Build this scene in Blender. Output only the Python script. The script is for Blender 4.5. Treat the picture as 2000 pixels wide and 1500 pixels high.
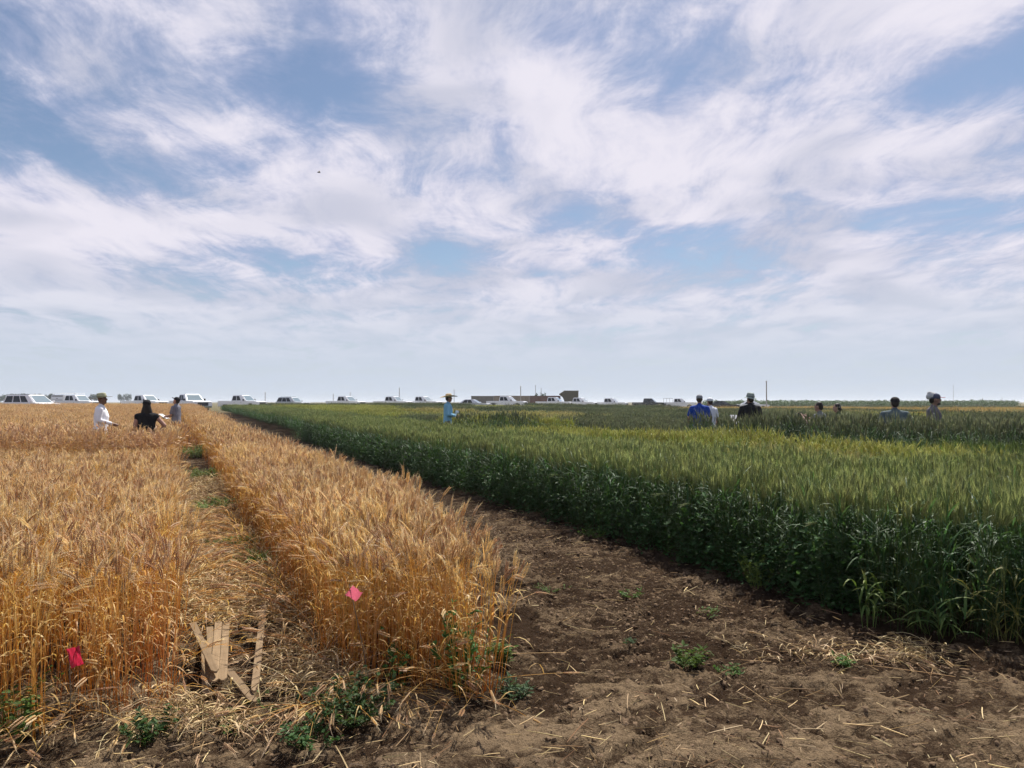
import bpy, bmesh, math, random
import numpy as np
from mathutils import Vector, Matrix, Euler

random.seed(7)
RNG = np.random.default_rng(7)
R = math.radians
scene = bpy.context.scene
C = scene.collection
for o in list(bpy.data.objects):
    bpy.data.objects.remove(o)

# ------------------------------------------------------------------ camera
CAMZ, FPX, HOR = 1.6, 1455.0, 785.0
cam = bpy.data.cameras.new('camera')
cam.sensor_width = 36.0
cam.lens = FPX / 2000 * 36
cam.clip_start = 0.05
cam.clip_end = 20000
camo = bpy.data.objects.new('camera', cam)
camo.location = (0, 0, CAMZ)
camo.rotation_euler = (R(90) + math.atan((HOR - 750) / FPX), 0, 0)
C.objects.link(camo)
scene.camera = camo

HAZE = 0.00035
SUN_AZ, SUN_EL = R(24), R(57)      # azimuth from +Y (view direction) towards +X

# ------------------------------------------------------------------ world
class NT:
    def __init__(s, tree): s.t = tree; s.n = tree.nodes; s.l = tree.links
    def new(s, typ, **kw):
        n = s.n.new(typ)
        for k, v in kw.items(): setattr(n, k, v)
        return n
    def put(s, sock, v):
        if isinstance(v, bpy.types.NodeSocket): s.l.new(v, sock)
        elif v is not None: sock.default_value = v
    def math(s, op, a, b=None, c=None, clamp=False):
        n = s.new('ShaderNodeMath', operation=op, use_clamp=clamp)
        s.put(n.inputs[0], a)
        if b is not None: s.put(n.inputs[1], b)
        if c is not None: s.put(n.inputs[2], c)
        return n.outputs[0]
    def smooth(s, v, a, b, c=0.0, d=1.0):
        n = s.new('ShaderNodeMapRange', interpolation_type='SMOOTHSTEP')
        s.put(n.inputs[0], v)
        for i, q in enumerate((a, b, c, d)): n.inputs[i + 1].default_value = q
        return n.outputs[0]
    def mapping(s, v, loc=(0,0,0), rot=(0,0,0), sc=(1,1,1), typ='POINT'):
        n = s.new('ShaderNodeMapping', vector_type=typ)
        s.put(n.inputs['Vector'], v)
        if 'Location' in n.inputs: n.inputs['Location'].default_value = loc
        n.inputs['Rotation'].default_value = rot
        n.inputs['Scale'].default_value = sc
        return n.outputs[0]
    def noise(s, v, scale, detail=6, rough=0.55, dist=0.0, color=False, lac=2.0):
        n = s.new('ShaderNodeTexNoise')
        s.put(n.inputs['Vector'], v)
        n.inputs['Scale'].default_value = scale
        n.inputs['Detail'].default_value = detail
        n.inputs['Roughness'].default_value = rough
        n.inputs['Lacunarity'].default_value = lac
        n.inputs['Distortion'].default_value = dist
        return n.outputs[1 if color else 0]
    def mix(s, f, a, b, mode='MIX'):
        n = s.new('ShaderNodeMix', data_type='RGBA', blend_type=mode)
        s.put(n.inputs[0], f); s.put(n.inputs[6], a); s.put(n.inputs[7], b)
        return n.outputs[2]

def c4(c): return (c[0], c[1], c[2], 1.0)

world = bpy.data.worlds.new('World')
scene.world = world
world.use_nodes = True
w = NT(world.node_tree)
w.n.clear()
wout = w.new('ShaderNodeOutputWorld')
sky = w.new('ShaderNodeTexSky', sky_type='NISHITA')
sky.sun_disc = False
sky.sun_elevation = SUN_EL
sky.sun_rotation = SUN_AZ
sky.altitude = 100
sky.air_density = 1.0
sky.dust_density = 0.6
sky.ozone_density = 2.0
bg_sky = w.new('ShaderNodeBackground')
w.l.new(sky.outputs[0], bg_sky.inputs[0])
bg_sky.inputs[1].default_value = 0.062
tc = w.new('ShaderNodeTexCoord')
sep = w.new('ShaderNodeSeparateXYZ')
w.l.new(tc.outputs['Generated'], sep.inputs[0])
zc = w.math('ADD', w.math('MAXIMUM', sep.outputs[2], 0.0), 0.13)
comb = w.new('ShaderNodeCombineXYZ')
w.l.new(w.math('DIVIDE', sep.outputs[0], zc), comb.inputs[0])
w.l.new(w.math('DIVIDE', sep.outputs[1], zc), comb.inputs[1])
P = comb.outputs[0]
warp = w.noise(P, 1.5, 2, 0.5, 0, True)
vs = w.new('ShaderNodeVectorMath', operation='SUBTRACT'); w.l.new(warp, vs.inputs[0]); vs.inputs[1].default_value = (.5, .5, .5)
vm = w.new('ShaderNodeVectorMath', operation='MULTIPLY_ADD'); w.l.new(vs.outputs[0], vm.inputs[0]); vm.inputs[1].default_value = (0.42, 0.42, 0); w.l.new(P, vm.inputs[2])
PW = vm.outputs[0]
n1 = w.noise(w.mapping(PW, (3.1, 1.7, 0), (0, 0, R(20)), (1.0, 0.85, 1)), 2.1, 8, 0.66)
n2 = w.noise(w.mapping(PW, (7.3, 2.2, 0), (0, 0, R(24)), (2.9, 0.95, 1)), 1.9, 6, 0.66)
cov = w.math('ADD', w.math('MULTIPLY', n1, 0.86), w.math('MULTIPLY', n2, 0.32))
SQ = 2.2
qv = w.new('ShaderNodeVectorMath', operation='MULTIPLY'); w.l.new(tc.outputs['Generated'], qv.inputs[0]); qv.inputs[1].default_value = (1, 0, SQ)
def sky_dir(px, py):
    v = Vector((px - 1000, FPX, HOR - py)); v.normalize(); return v
# (px, py, reach, amount): openings (-) and banks (+) of this cloud deck, as directions in the sky
BL = [(120, 10, 330, -.07), (540, 40, 150, -.12), (660, 160, 180, -.19), (270, 350, 190, -.15), (40, 280, 190, -.19),
      (440, 520, 230, -.17), (860, 500, 130, -.16), (1140, 420, 110, -.13), (1340, 500, 160, -.19), (1500, 520, 130, -.17),
      (1850, 445, 210, -.13), (1970, 130, 180, -.17), (1290, 110, 180, -.10), (390, 175, 110, -.10), (860, 230, 90, -.09),
      (960, 170, 240, .11), (620, 320, 330, .10), (180, 430, 300, .15), (1450, 230, 260, .10), (1230, 330, 250, .09), (1720, 340, 280, .09), (1600, 20, 300, .07),
      (1000, 700, 900, .10), (200, 580, 400, .10), (1800, 570, 400, .10)]
for (px, py, rad, amp) in BL:
    d = sky_dir(px, py)
    k = 1.0 / math.sqrt(FPX ** 2 + (px - 1000) ** 2 + (HOR - py) ** 2)
    ln = w.new('ShaderNodeVectorMath', operation='DISTANCE'); w.l.new(qv.outputs[0], ln.inputs[0]); ln.inputs[1].default_value = (d.x, 0, d.z * SQ)
    cov = w.math('ADD', cov, w.smooth(ln.outputs['Value'], 0.0, rad * 1.35 * k, amp, 0.0))
dens = w.smooth(cov, 0.40, 0.68)
hz = w.smooth(sep.outputs[2], 0.20, 0.015)
fac = w.math('MAXIMUM', dens, w.math('MULTIPLY', hz, 0.95))
fac = w.math('ADD', w.math('MULTIPLY', fac, 0.95), 0.05)
thick = w.smooth(w.math('ADD', cov, w.math('MULTIPLY', n2, 0.34)), 0.60, 0.96)
ccol = w.mix(thick, (0.40, 0.45, 0.66, 1), (0.84, 0.81, 0.90, 1))
shade = w.smooth(w.noise(w.mapping(PW, (4.2, 0.3, 0), (0, 0, R(40)), (1.0, 1.0, 1)), 1.7, 2, 0.5), 0.42, 0.68)
ccol = w.mix(w.math('MULTIPLY', shade, 0.6), ccol, (0.44, 0.48, 0.62, 1))
ccol = w.mix(hz, ccol, (0.59, 0.66, 0.77, 1))
bg_c = w.new('ShaderNodeBackground'); w.l.new(ccol, bg_c.inputs[0]); bg_c.inputs[1].default_value = 0.66
mx = w.new('ShaderNodeMixShader')
w.l.new(fac, mx.inputs[0]); w.l.new(bg_sky.outputs[0], mx.inputs[1]); w.l.new(bg_c.outputs[0], mx.inputs[2])
w.l.new(mx.outputs[0], wout.inputs[0])

# ------------------------------------------------------------------ sun
sl = bpy.data.lights.new('sun', 'SUN')
sl.energy = 5.0
sl.angle = R(0.6)
sl.color = (1.0, 0.95, 0.86)
so = bpy.data.objects.new('sun', sl)
sd = Vector((math.sin(SUN_AZ) * math.cos(SUN_EL), math.cos(SUN_AZ) * math.cos(SUN_EL), math.sin(SUN_EL)))
so.rotation_euler = sd.to_track_quat('Z', 'Y').to_euler()
C.objects.link(so)

vset = scene.view_settings
vset.view_transform = 'Standard'
vset.look = 'None'
vset.exposure = 0.6
vset.gamma = 1.0
vset.use_curve_mapping = False
scene.render.engine = 'CYCLES'
cy = scene.cycles
cy.max_bounces = 4; cy.diffuse_bounces = 2; cy.glossy_bounces = 1; cy.transmission_bounces = 3; cy.transparent_max_bounces = 4
cy.caustics_reflective = False; cy.caustics_refractive = False
world.cycles.sampling_method = 'MANUAL'; world.cycles.sample_map_resolution = 512
cy.use_denoising = True
try: cy.denoiser = 'OPENIMAGEDENOISE'
except Exception: pass
cy.sample_clamp_indirect = 6
cy.use_adaptive_sampling = True; cy.adaptive_threshold = .02

# ------------------------------------------------------------------ helpers
def smoothstep(a, b, x):
    t = np.clip((np.asarray(x, float) - a) / (b - a), 0, 1)
    return t * t * (3 - 2 * t)

_perm = RNG.random((512, 512))
def vnoise(x, y):
    xi = np.floor(x).astype(int); yi = np.floor(y).astype(int)
    fx = x - xi; fy = y - yi
    fx = fx * fx * (3 - 2 * fx); fy = fy * fy * (3 - 2 * fy)
    g = lambda a, b: _perm[a % 512, b % 512]
    return (g(xi, yi) * (1 - fx) + g(xi + 1, yi) * fx) * (1 - fy) + (g(xi, yi + 1) * (1 - fx) + g(xi + 1, yi + 1) * fx) * fy
def fbm(x, y, o=4):
    s = 0; a = .5
    for i in range(o):
        s = s + a * vnoise(x + 17.3 * i, y + 9.1 * i); x = x * 2.03; y = y * 2.03; a *= .5
    return s

def base_z(x, y):
    """gentle rise of the land towards the track where the trucks are parked"""
    x = np.asarray(x, float); y = np.asarray(y, float)
    az = x / np.maximum(y, 1.0)
    amp = 0.5 - 0.2 * smoothstep(0.0, 0.15, az)
    return amp * smoothstep(12, 75, y)

def path_mask(x, y):
    a = smoothstep(1.7, 2.3, x + .457 * y); b = 1 - smoothstep(4.8, 5.6, x + .457 * y)
    return np.maximum(a * b, 1 - smoothstep(3.6, 4.3, y))

def plates(x, y):
    """broken crust: plates standing proud of the loose soil"""
    a = smoothstep(.44, .485, fbm(x * 2.6 + 11, y * 3.4 + 5, 5))
    b = smoothstep(.43, .48, fbm(x * 7.5 + 31, y * 9.0 + 2, 4))
    return a, b
def soil_z(x, y):
    m = 1 - smoothstep(10, 20, y)
    rough = .35 + .65 * smoothstep(3.5, 4.8, y)
    a, b = plates(x, y)
    z = (fbm(x * 1.4, y * 1.4, 3) - .45) * .05
    z = z + (a - .5) * .017 + (b - .5) * .014 * (.4 + .6 * rough)
    z = z + np.clip(fbm(x * 5.5 + 40, y * 5.5, 3) - .42, 0, 1) * .09 * rough
    z = z + (fbm(x * 23, y * 23 + 7, 3) - .45) * .055 * (.4 + .6 * rough)
    pit = np.clip(.29 - fbm(x * 2.7 + 90, y * 3.6 + 30, 3), 0, 1)
    z = z - smoothstep(0, .06, pit) * .026
    return z * m

def gz(x, y):
    return float(base_z(x, y) + soil_z(np.asarray(float(x)), np.asarray(float(y))))

def gpt(px, py, z=0.0):
    """point at height z seen at photograph pixel (px, py); used once to read real positions off the photograph"""
    Y = (CAMZ - z) * FPX / (py - HOR)
    return Vector(((px - 1000) / FPX * Y, Y, z))
def xat(px, Y): return (px - 1000) / FPX * Y

def tag(o, label=None, cat=None, group=None, kind=None):
    if label: o['label'] = label
    if cat: o['category'] = cat
    if group: o['group'] = group
    if kind: o['kind'] = kind
    return o
def empty(name, loc=(0, 0, 0), rz=0.0):
    o = bpy.data.objects.new(name, None); o.location = loc; o.rotation_euler = (0, 0, rz); o.empty_display_size = .1
    C.objects.link(o); return o
def link_mesh(name, me, mat=None, parent=None, link=True):
    o = bpy.data.objects.new(name, me)
    if mat is not None and len(me.materials) == 0: me.materials.append(mat)
    if link: C.objects.link(o)
    if parent: o.parent = parent
    return o
def copy_tree(o, parent=None):
    c = o.copy(); C.objects.link(c)
    if parent: c.parent = parent
    for ch in list(o.children): copy_tree(ch, c)
    return c

class MB:
    """collects faces with a colour per vertex"""
    def __init__(s): s.v = []; s.f = []; s.c = []
    def add(s, verts, faces, col):
        b = len(s.v)
        s.v.extend([tuple(p) for p in verts])
        if col and isinstance(col[0], (tuple, list)): s.c.extend(col)
        else: s.c.extend([col] * len(verts))
        s.f.extend([tuple(i + b for i in f) for f in faces])
    def tube(s, pts, rad, n, col, cap=False):
        pts = [Vector(p) for p in pts]; k = len(pts)
        if not isinstance(rad, (list, tuple)): rad = [rad] * k
        cols = col if isinstance(col[0], (tuple, list)) else [col] * k
        V = []; F = []; CC = []
        ref = Vector((.3, .95, .05))
        for i, p in enumerate(pts):
            d = (pts[min(i + 1, k - 1)] - pts[max(i - 1, 0)])
            if d.length < 1e-9: d = Vector((0, 0, 1))
            d.normalize()
            a = d.cross(ref)
            if a.length < .05: a = d.cross(Vector((1, 0, 0)))
            a.normalize(); b = d.cross(a)
            for j in range(n):
                t = 2 * math.pi * j / n
                V.append(p + (a * math.cos(t) + b * math.sin(t)) * rad[i]); CC.append(cols[i])
        for i in range(k - 1):
            for j in range(n):
                F.append((i * n + j, i * n + (j + 1) % n, (i + 1) * n + (j + 1) % n, (i + 1) * n + j))
        if cap: F.append(tuple(range(n))[::-1]); F.append(tuple((k - 1) * n + j for j in range(n)))
        s.add(V, F, CC)
    def ribbon(s, pts, wid, side, col, fold=0.0):
        pts = [Vector(p) for p in pts]; k = len(pts); side = Vector(side)
        cols = col if isinstance(col[0], (tuple, list)) else [col] * k
        V = []; F = []; CC = []
        for i, p in enumerate(pts):
            V += [p - side * wid[i], p + side * wid[i]]; CC += [cols[i]] * 2
        for i in range(k - 1): F.append((2 * i, 2 * i + 1, 2 * i + 3, 2 * i + 2))
        s.add(V, F, CC)
    def box(s, lo, hi, col=(1, 1, 1)):
        x0, y0, z0 = lo; x1, y1, z1 = hi
        s.add([(x0,y0,z0),(x1,y0,z0),(x1,y1,z0),(x0,y1,z0),(x0,y0,z1),(x1,y0,z1),(x1,y1,z1),(x0,y1,z1)],
              [(0,3,2,1),(4,5,6,7),(0,1,5,4),(1,2,6,5),(2,3,7,6),(3,0,4,7)], col)
    def mesh(s, name, mat=None, smooth=False, bevel=0.0):
        me = bpy.data.meshes.new(name)
        me.from_pydata(s.v, [], s.f)
        if bevel > 0:
            bm = bmesh.new(); bm.from_mesh(me)
            bmesh.ops.recalc_face_normals(bm, faces=bm.faces)
            es = [e for e in bm.edges if len(e.link_faces) == 2 and e.calc_face_angle(0) > .5]
            bmesh.ops.bevel(bm, geom=es, offset=bevel, segments=2, affect='EDGES', clamp_overlap=True)
            bm.to_mesh(me); bm.free()
        else:
            a = me.attributes.new('Col', 'FLOAT_COLOR', 'POINT')
            buf = np.ones((len(s.v), 4), np.float32); buf[:, :3] = np.array(s.c, np.float32)[:, :3]
            a.data.foreach_set('color', buf.ravel())
        if mat: me.materials.append(mat)
        if smooth: me.polygons.foreach_set('use_smooth', [True] * len(me.polygons))
        me.update()
        return me
    def build(s, name, mat, parent=None, smooth=False, bevel=0.0):
        return link_mesh(name, s.mesh(name, mat, smooth, bevel), None, parent)

# ------------------------------------------------------------------ materials
def plain(name, col, rough=.6, metal=0.0, spec=.5, var=.12, scale=6.0, bump=0.0, bscale=40.0, coat=0.0):
    m = bpy.data.materials.new(name); m.use_nodes = True
    t = NT(m.node_tree); b = t.n['Principled BSDF']
    g = t.new('ShaderNodeNewGeometry') if False else t.new('ShaderNodeTexCoord')
    nz = t.noise(g.outputs['Object'], scale, 5, .6)
    lo = [max(0, x * (1 - var)) for x in col]; hi = [min(1, x * (1 + var)) for x in col]
    t.l.new(t.mix(nz, c4(lo), c4(hi)), b.inputs['Base Color'])
    b.inputs['Roughness'].default_value = rough; b.inputs['Metallic'].default_value = metal
    b.inputs['Specular IOR Level'].default_value = spec
    b.inputs['Coat Weight'].default_value = coat
    if bump:
        bp = t.new('ShaderNodeBump'); bp.inputs['Strength'].default_value = bump; bp.inputs['Distance'].default_value = .02
        t.l.new(t.noise(g.outputs['Object'], bscale, 5, .6), bp.inputs['Height']); t.l.new(bp.outputs[0], b.inputs['Normal'])
    return m

def plant(name, tint=(1, 1, 1), trans=.35, rough=.5, spec=.3, var=.25, patch=None):
    """vertex-coloured plant tissue that lets light through"""
    m = bpy.data.materials.new(name); m.use_nodes = True
    t = NT(m.node_tree); b = t.n['Principled BSDF']; out = t.n['Material Output']
    a = t.new('ShaderNodeAttribute', attribute_name='Col')
    oi = t.new('ShaderNodeObjectInfo')
    geo = t.new('ShaderNodeNewGeometry')
    col = t.mix(1.0, a.outputs['Color'], c4(tint), 'MULTIPLY')
    hs = t.new('ShaderNodeHueSaturation')
    rnd = oi.outputs['Random']
    t.l.new(t.math('ADD', t.math('MULTIPLY', rnd, .03), .485), hs.inputs['Hue'])
    pn = t.noise(geo.outputs['Position'], .55, 3, .5)
    v = t.math('ADD', t.math('MULTIPLY', rnd, var), t.math('MULTIPLY', pn, var * 1.6))
    t.l.new(t.math('ADD', v, 1 - var * 1.3), hs.inputs['Value'])
    t.l.new(col, hs.inputs['Color'])
    t.l.new(hs.outputs[0], b.inputs['Base Color'])
    b.inputs['Roughness'].default_value = rough; b.inputs['Specular IOR Level'].default_value = spec
    tr = t.new('ShaderNodeBsdfTranslucent')
    t.l.new(t.mix(1.0, hs.outputs[0], (1.25, 1.15, .8, 1), 'MULTIPLY'), tr.inputs[0])
    ms = t.new('ShaderNodeMixShader'); ms.inputs[0].default_value = trans
    t.l.new(b.outputs[0], ms.inputs[1]); t.l.new(tr.outputs[0], ms.inputs[2]); t.l.new(ms.outputs[0], out.inputs[0])
    return m

# soil of the whole plain: crumbly loam near the plots, dry cover far away
def soil_material():
    m = bpy.data.materials.new('soil'); m.use_nodes = True
    t = NT(m.node_tree); b = t.n['Principled BSDF']
    g = t.new('ShaderNodeNewGeometry'); pos = g.outputs['Position']
    a = t.noise(pos, 1.3, 5, .6); c = t.noise(pos, 16, 6, .65); f = t.noise(pos, 75, 5, .7)
    at = t.new('ShaderNodeAttribute', attribute_name='crust')
    k = t.math('ADD', t.math('MULTIPLY', a, .30), t.math('ADD', t.math('MULTIPLY', c, .40), t.math('MULTIPLY', f, .42)))
    k = t.math('ADD', k, t.math('MULTIPLY', at.outputs['Fac'], .17))
    sp = t.new('ShaderNodeSeparateXYZ'); t.l.new(pos, sp.inputs[0])
    # the lane dries to a pale crust where it widens
    k = t.math('ADD', k, t.smooth(sp.outputs[1], 5.0, 3.6, 0.0, .085))
    col = t.mix(t.smooth(k, .625, .89), (.042, .026, .016, 1), (.225, .160, .098, 1))
    far = t.smooth(sp.outputs[1], 60, 100)
    fcol = t.mix(t.noise(t.mapping(pos, sc=(.02, .15, 1)), 1, 5, .6), (.10, .085, .05, 1), (.17, .15, .08, 1))
    col = t.mix(far, col, fcol)
    t.l.new(col, b.inputs['Base Color'])
    b.inputs['Roughness'].default_value = 1.0; b.inputs['Specular IOR Level'].default_value = .03
    vo = t.new('ShaderNodeTexVoronoi', feature='DISTANCE_TO_EDGE'); vo.inputs['Scale'].default_value = 17
    t.l.new(t.mix(.16, pos, t.noise(pos, 7, 5, .65, 0, True)), vo.inputs['Vector'])
    crack = t.smooth(vo.outputs['Distance'], 0.0, .035)
    h = t.math('ADD', t.math('MULTIPLY', crack, t.smooth(t.noise(pos, 1.6, 3, .5), .38, .58, .05, .55)), t.math('ADD', t.math('MULTIPLY', c, .6), t.math('MULTIPLY', f, .8)))
    bp = t.new('ShaderNodeBump'); bp.inputs['Strength'].default_value = 1.0; bp.inputs['Distance'].default_value = .03
    t.l.new(h, bp.inputs['Height']); t.l.new(bp.outputs[0], b.inputs['Normal'])
    return m
M_soil = soil_material()

# ------------------------------------------------------------------ ground
def axis(fine0, fine1, step, lo, hi, grow):
    mid = list(np.arange(fine0, fine1, step))
    up = []; s = step; p = mid[-1]
    while p < hi: s *= grow; p += s; up.append(p)
    dn = []; s = step; p = mid[0]
    while p > lo: s *= grow; p -= s; dn.append(p)
    return np.array(dn[::-1] + mid + up)
gx = axis(-2.4, 4.3, .0145, -6000, 6000, 1.05)
gy = axis(2.9, 6.6, .0145, -60, 9000, 1.035)
XX, YY = np.meshgrid(gx, gy)
ZZ = base_z(XX, YY) + soil_z(XX, YY)
nx_, ny_ = len(gx), len(gy)
gm = bpy.data.meshes.new('ground')
gm.vertices.add(nx_ * ny_)
gm.vertices.foreach_set('co', np.stack([XX, YY, ZZ], -1).astype(np.float32).ravel())
ii = (np.arange(ny_ - 1)[:, None] * nx_ + np.arange(nx_ - 1)[None]).ravel()
quads = np.stack([ii, ii + 1, ii + nx_ + 1, ii + nx_], -1).astype(np.int32)
gm.loops.add(quads.size); gm.loops.foreach_set('vertex_index', quads.ravel())
gm.polygons.add(len(quads)); gm.polygons.foreach_set('loop_start', np.arange(0, quads.size, 4, dtype=np.int32))
gm.update(calc_edges=True)
gm.polygons.foreach_set('use_smooth', [True] * len(gm.polygons))
pa, pb = plates(XX, YY)
at = gm.attributes.new('crust', 'FLOAT', 'POINT')
at.data.foreach_set('value', (pa * .45 + pb * .55).astype(np.float32).ravel())
ground = link_mesh('ground', gm, M_soil)
tag(ground, 'bare crumbly brown soil lane and flat plain under the plots', 'ground', kind='structure')

# ------------------------------------------------------------------ scatter (for uncountable stuff only)
def variants(name, meshes):
    col = bpy.data.collections.new(name)
    for i, me in enumerate(meshes):
        col.objects.link(bpy.data.objects.new('%s_%02d' % (name, i), me))
    return col
_ng = {}
def scatter_group(col):
    if col.name in _ng: return _ng[col.name]
    ng = bpy.data.node_groups.new('scatter_' + col.name, 'GeometryNodeTree')
    ng.interface.new_socket('Geometry', in_out='INPUT', socket_type='NodeSocketGeometry')
    ng.interface.new_socket('Geometry', in_out='OUTPUT', socket_type='NodeSocketGeometry')
    n = ng.nodes; l = ng.links
    gi = n.new('NodeGroupInput'); go = n.new('NodeGroupOutput')
    ci = n.new('GeometryNodeCollectionInfo'); ci.inputs[0].default_value = col
    ci.inputs['Separate Children'].default_value = True; ci.inputs['Reset Children'].default_value = True
    ip = n.new('GeometryNodeInstanceOnPoints')
    ip.inputs['Pick Instance'].default_value = True
    def attr(name, typ):
        a = n.new('GeometryNodeInputNamedAttribute'); a.data_type = typ; a.inputs[0].default_value = name
        return a.outputs[0]
    l.new(gi.outputs[0], ip.inputs['Points']); l.new(ci.outputs[0], ip.inputs['Instance'])
    l.new(attr('vid', 'INT'), ip.inputs['Instance Index'])
    er = n.new('FunctionNodeEulerToRotation'); l.new(attr('rot', 'FLOAT_VECTOR'), er.inputs[0])
    l.new(er.outputs[0], ip.inputs['Rotation']); l.new(attr('scl', 'FLOAT_VECTOR'), ip.inputs['Scale'])
    l.new(ip.outputs[0], go.inputs[0])
    _ng[col.name] = ng
    return ng
def scatter(name, label, cat, col, pts, rot, scl):
    n = len(pts)
    me = bpy.data.meshes.new(name)
    me.vertices.add(n); me.vertices.foreach_set('co', np.asarray(pts, np.float32).ravel())
    a = me.attributes.new('rot', 'FLOAT_VECTOR', 'POINT'); a.data.foreach_set('vector', np.asarray(rot, np.float32).ravel())
    a = me.attributes.new('scl', 'FLOAT_VECTOR', 'POINT'); a.data.foreach_set('vector', np.asarray(scl, np.float32).ravel())
    a = me.attributes.new('vid', 'INT', 'POINT'); a.data.foreach_set('value', RNG.integers(0, len(col.objects), n).astype(np.int32))
    me.update()
    o = link_mesh(name, me)
    md = o.modifiers.new('scatter', 'NODES'); md.node_group = scatter_group(col)
    tag(o, label, cat, kind='stuff')
    return o

def in_poly(x, y, poly):
    inside = np.zeros(x.shape, bool); j = len(poly) - 1
    for i in range(len(poly)):
        xi, yi = poly[i]; xj, yj = poly[j]
        c = ((yi > y) != (yj > y)) & (x < (xj - xi) * (y - yi) / (yj - yi + 1e-12) + xi)
        inside ^= c; j = i
    return inside
def sample(poly, spacing, y0=None, y1=None, edge=.0, jit=.5):
    P_ = np.array(poly); x0, ya = P_.min(0); x1, yb = P_.max(0)
    if y0 is not None: ya = max(ya, y0)
    if y1 is not None: yb = min(yb, y1)
    if yb <= ya: return np.zeros((0, 2))
    xs = np.arange(x0, x1, spacing); ys = np.arange(ya, yb, spacing)
    X, Y = np.meshgrid(xs, ys)
    X = X + RNG.uniform(-jit, jit, X.shape) * spacing; Y = Y + RNG.uniform(-jit, jit, Y.shape) * spacing
    X = X.ravel(); Y = Y.ravel()
    k = in_poly(X, Y, poly) & (np.abs(X) < .80 * Y + 2.2)
    if y0 is not None: k &= (Y >= y0)
    if y1 is not None: k &= (Y < y1)
    return np.stack([X[k], Y[k]], -1)

# ------------------------------------------------------------------ cereal clumps
def lerp(a, b, t): return tuple(a[i] + (b[i] - a[i]) * t for i in range(3))
def jitc(c, r, s=.18):
    k = 1 + r.uniform(-s, s); return tuple(max(0, x * k) for x in c)

def ear(mb, r, p, d, L, col, awn, awnlen, lod, bend, az):
    """one cereal head: rows of spikelets on a bending axis, with awns"""
    d = d.copy(); p = p.copy()
    n = 9 if lod == 0 else 4
    hz_ = Vector((math.cos(az), math.sin(az), 0))
    pts = []
    for i in range(n + 1):
        pts.append((p.copy(), d.copy()))
        p = p + d * (L / n)
        d = (d + hz_ * bend / n + Vector((0, 0, -abs(bend) * .35 / n))).normalized()
    if lod == 0:
        s0 = d.cross(Vector((r.uniform(-1, 1), r.uniform(-1, 1), .2))).normalized()
        for i, (q, t) in enumerate(pts[:-1]):
            tp = 1 - .45 * abs(i / (n - 1) - .4)
            for sgn in (-1, 1):
                side = (s0 - t * s0.dot(t)).normalized() * sgn
                nn = t.cross(side)
                c = q + side * .0052 * tp + t * (L / n * (.5 if sgn > 0 else 0))
                ax = (t * .9 + side * .42).normalized()
                l = L / n * 1.35; wd = .0056 * tp
                V = [c - ax * l * .25, c + side * wd + ax * l * .25, c + nn * wd + ax * l * .2, c - side * wd + ax * l * .25, c - nn * wd + ax * l * .2, c + ax * l]
                mb.add(V, [(0,2,1),(0,3,2),(0,4,3),(0,1,4),(5,1,2),(5,2,3),(5,3,4),(5,4,1)], jitc(col, r))
                if awnlen > 0 and r.random() < .6:
                    al = awnlen * r.uniform(.7, 1.15)
                    ad = (t + side * r.uniform(.12, .38) + nn * r.uniform(-.22, .22)).normalized()
                    e = c + ax * l
                    wv = nn * .0007
                    mb.add([e - wv, e + wv, e + ad * al + hz_ * .006], [(0, 1, 2)], [jitc(awn, r)] * 3)
    else:
        rr = [.003, .0088, .0092, .007, .001]
        mb.tube([q for q, t in pts], rr, 4 if lod == 1 else 3, jitc(col, r))
        if awnlen > 0:
            for i in range(3):
                q, t = pts[r.randint(1, 4)]
                e = t.orthogonal().normalized()
                e = Matrix.Rotation(r.uniform(0, 6.28), 3, t) @ e
                mb.add([q - e.cross(t) * .0013, q + e.cross(t) * .0013, q + (t + e * .3).normalized() * awnlen * 1.2], [(0, 1, 2)], [jitc(awn, r)] * 3)

def leaf(mb, r, p, az, up, L, W, col, droop, tipc, n=5):
    d = Vector((math.cos(az) * math.cos(up), math.sin(az) * math.cos(up), math.sin(up)))
    side = Vector((-math.sin(az), math.cos(az), r.uniform(-.3, .3))).normalized()
    pts = [p]; q = p.copy()
    for i in range(n):
        q = q + d * (L / n); pts.append(q.copy())
        d = (d + Vector((0, 0, -droop / n))).normalized()
    wd = [W * .5 * w_ for w_ in ([.5, .95, 1, .85, .5, .05] if n == 5 else [.6, 1, .7, .05])][:n + 1]
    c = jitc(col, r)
    mb.ribbon(pts, wd, side, [lerp(c, tipc, (i / n) ** 2) for i in range(n + 1)])

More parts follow.
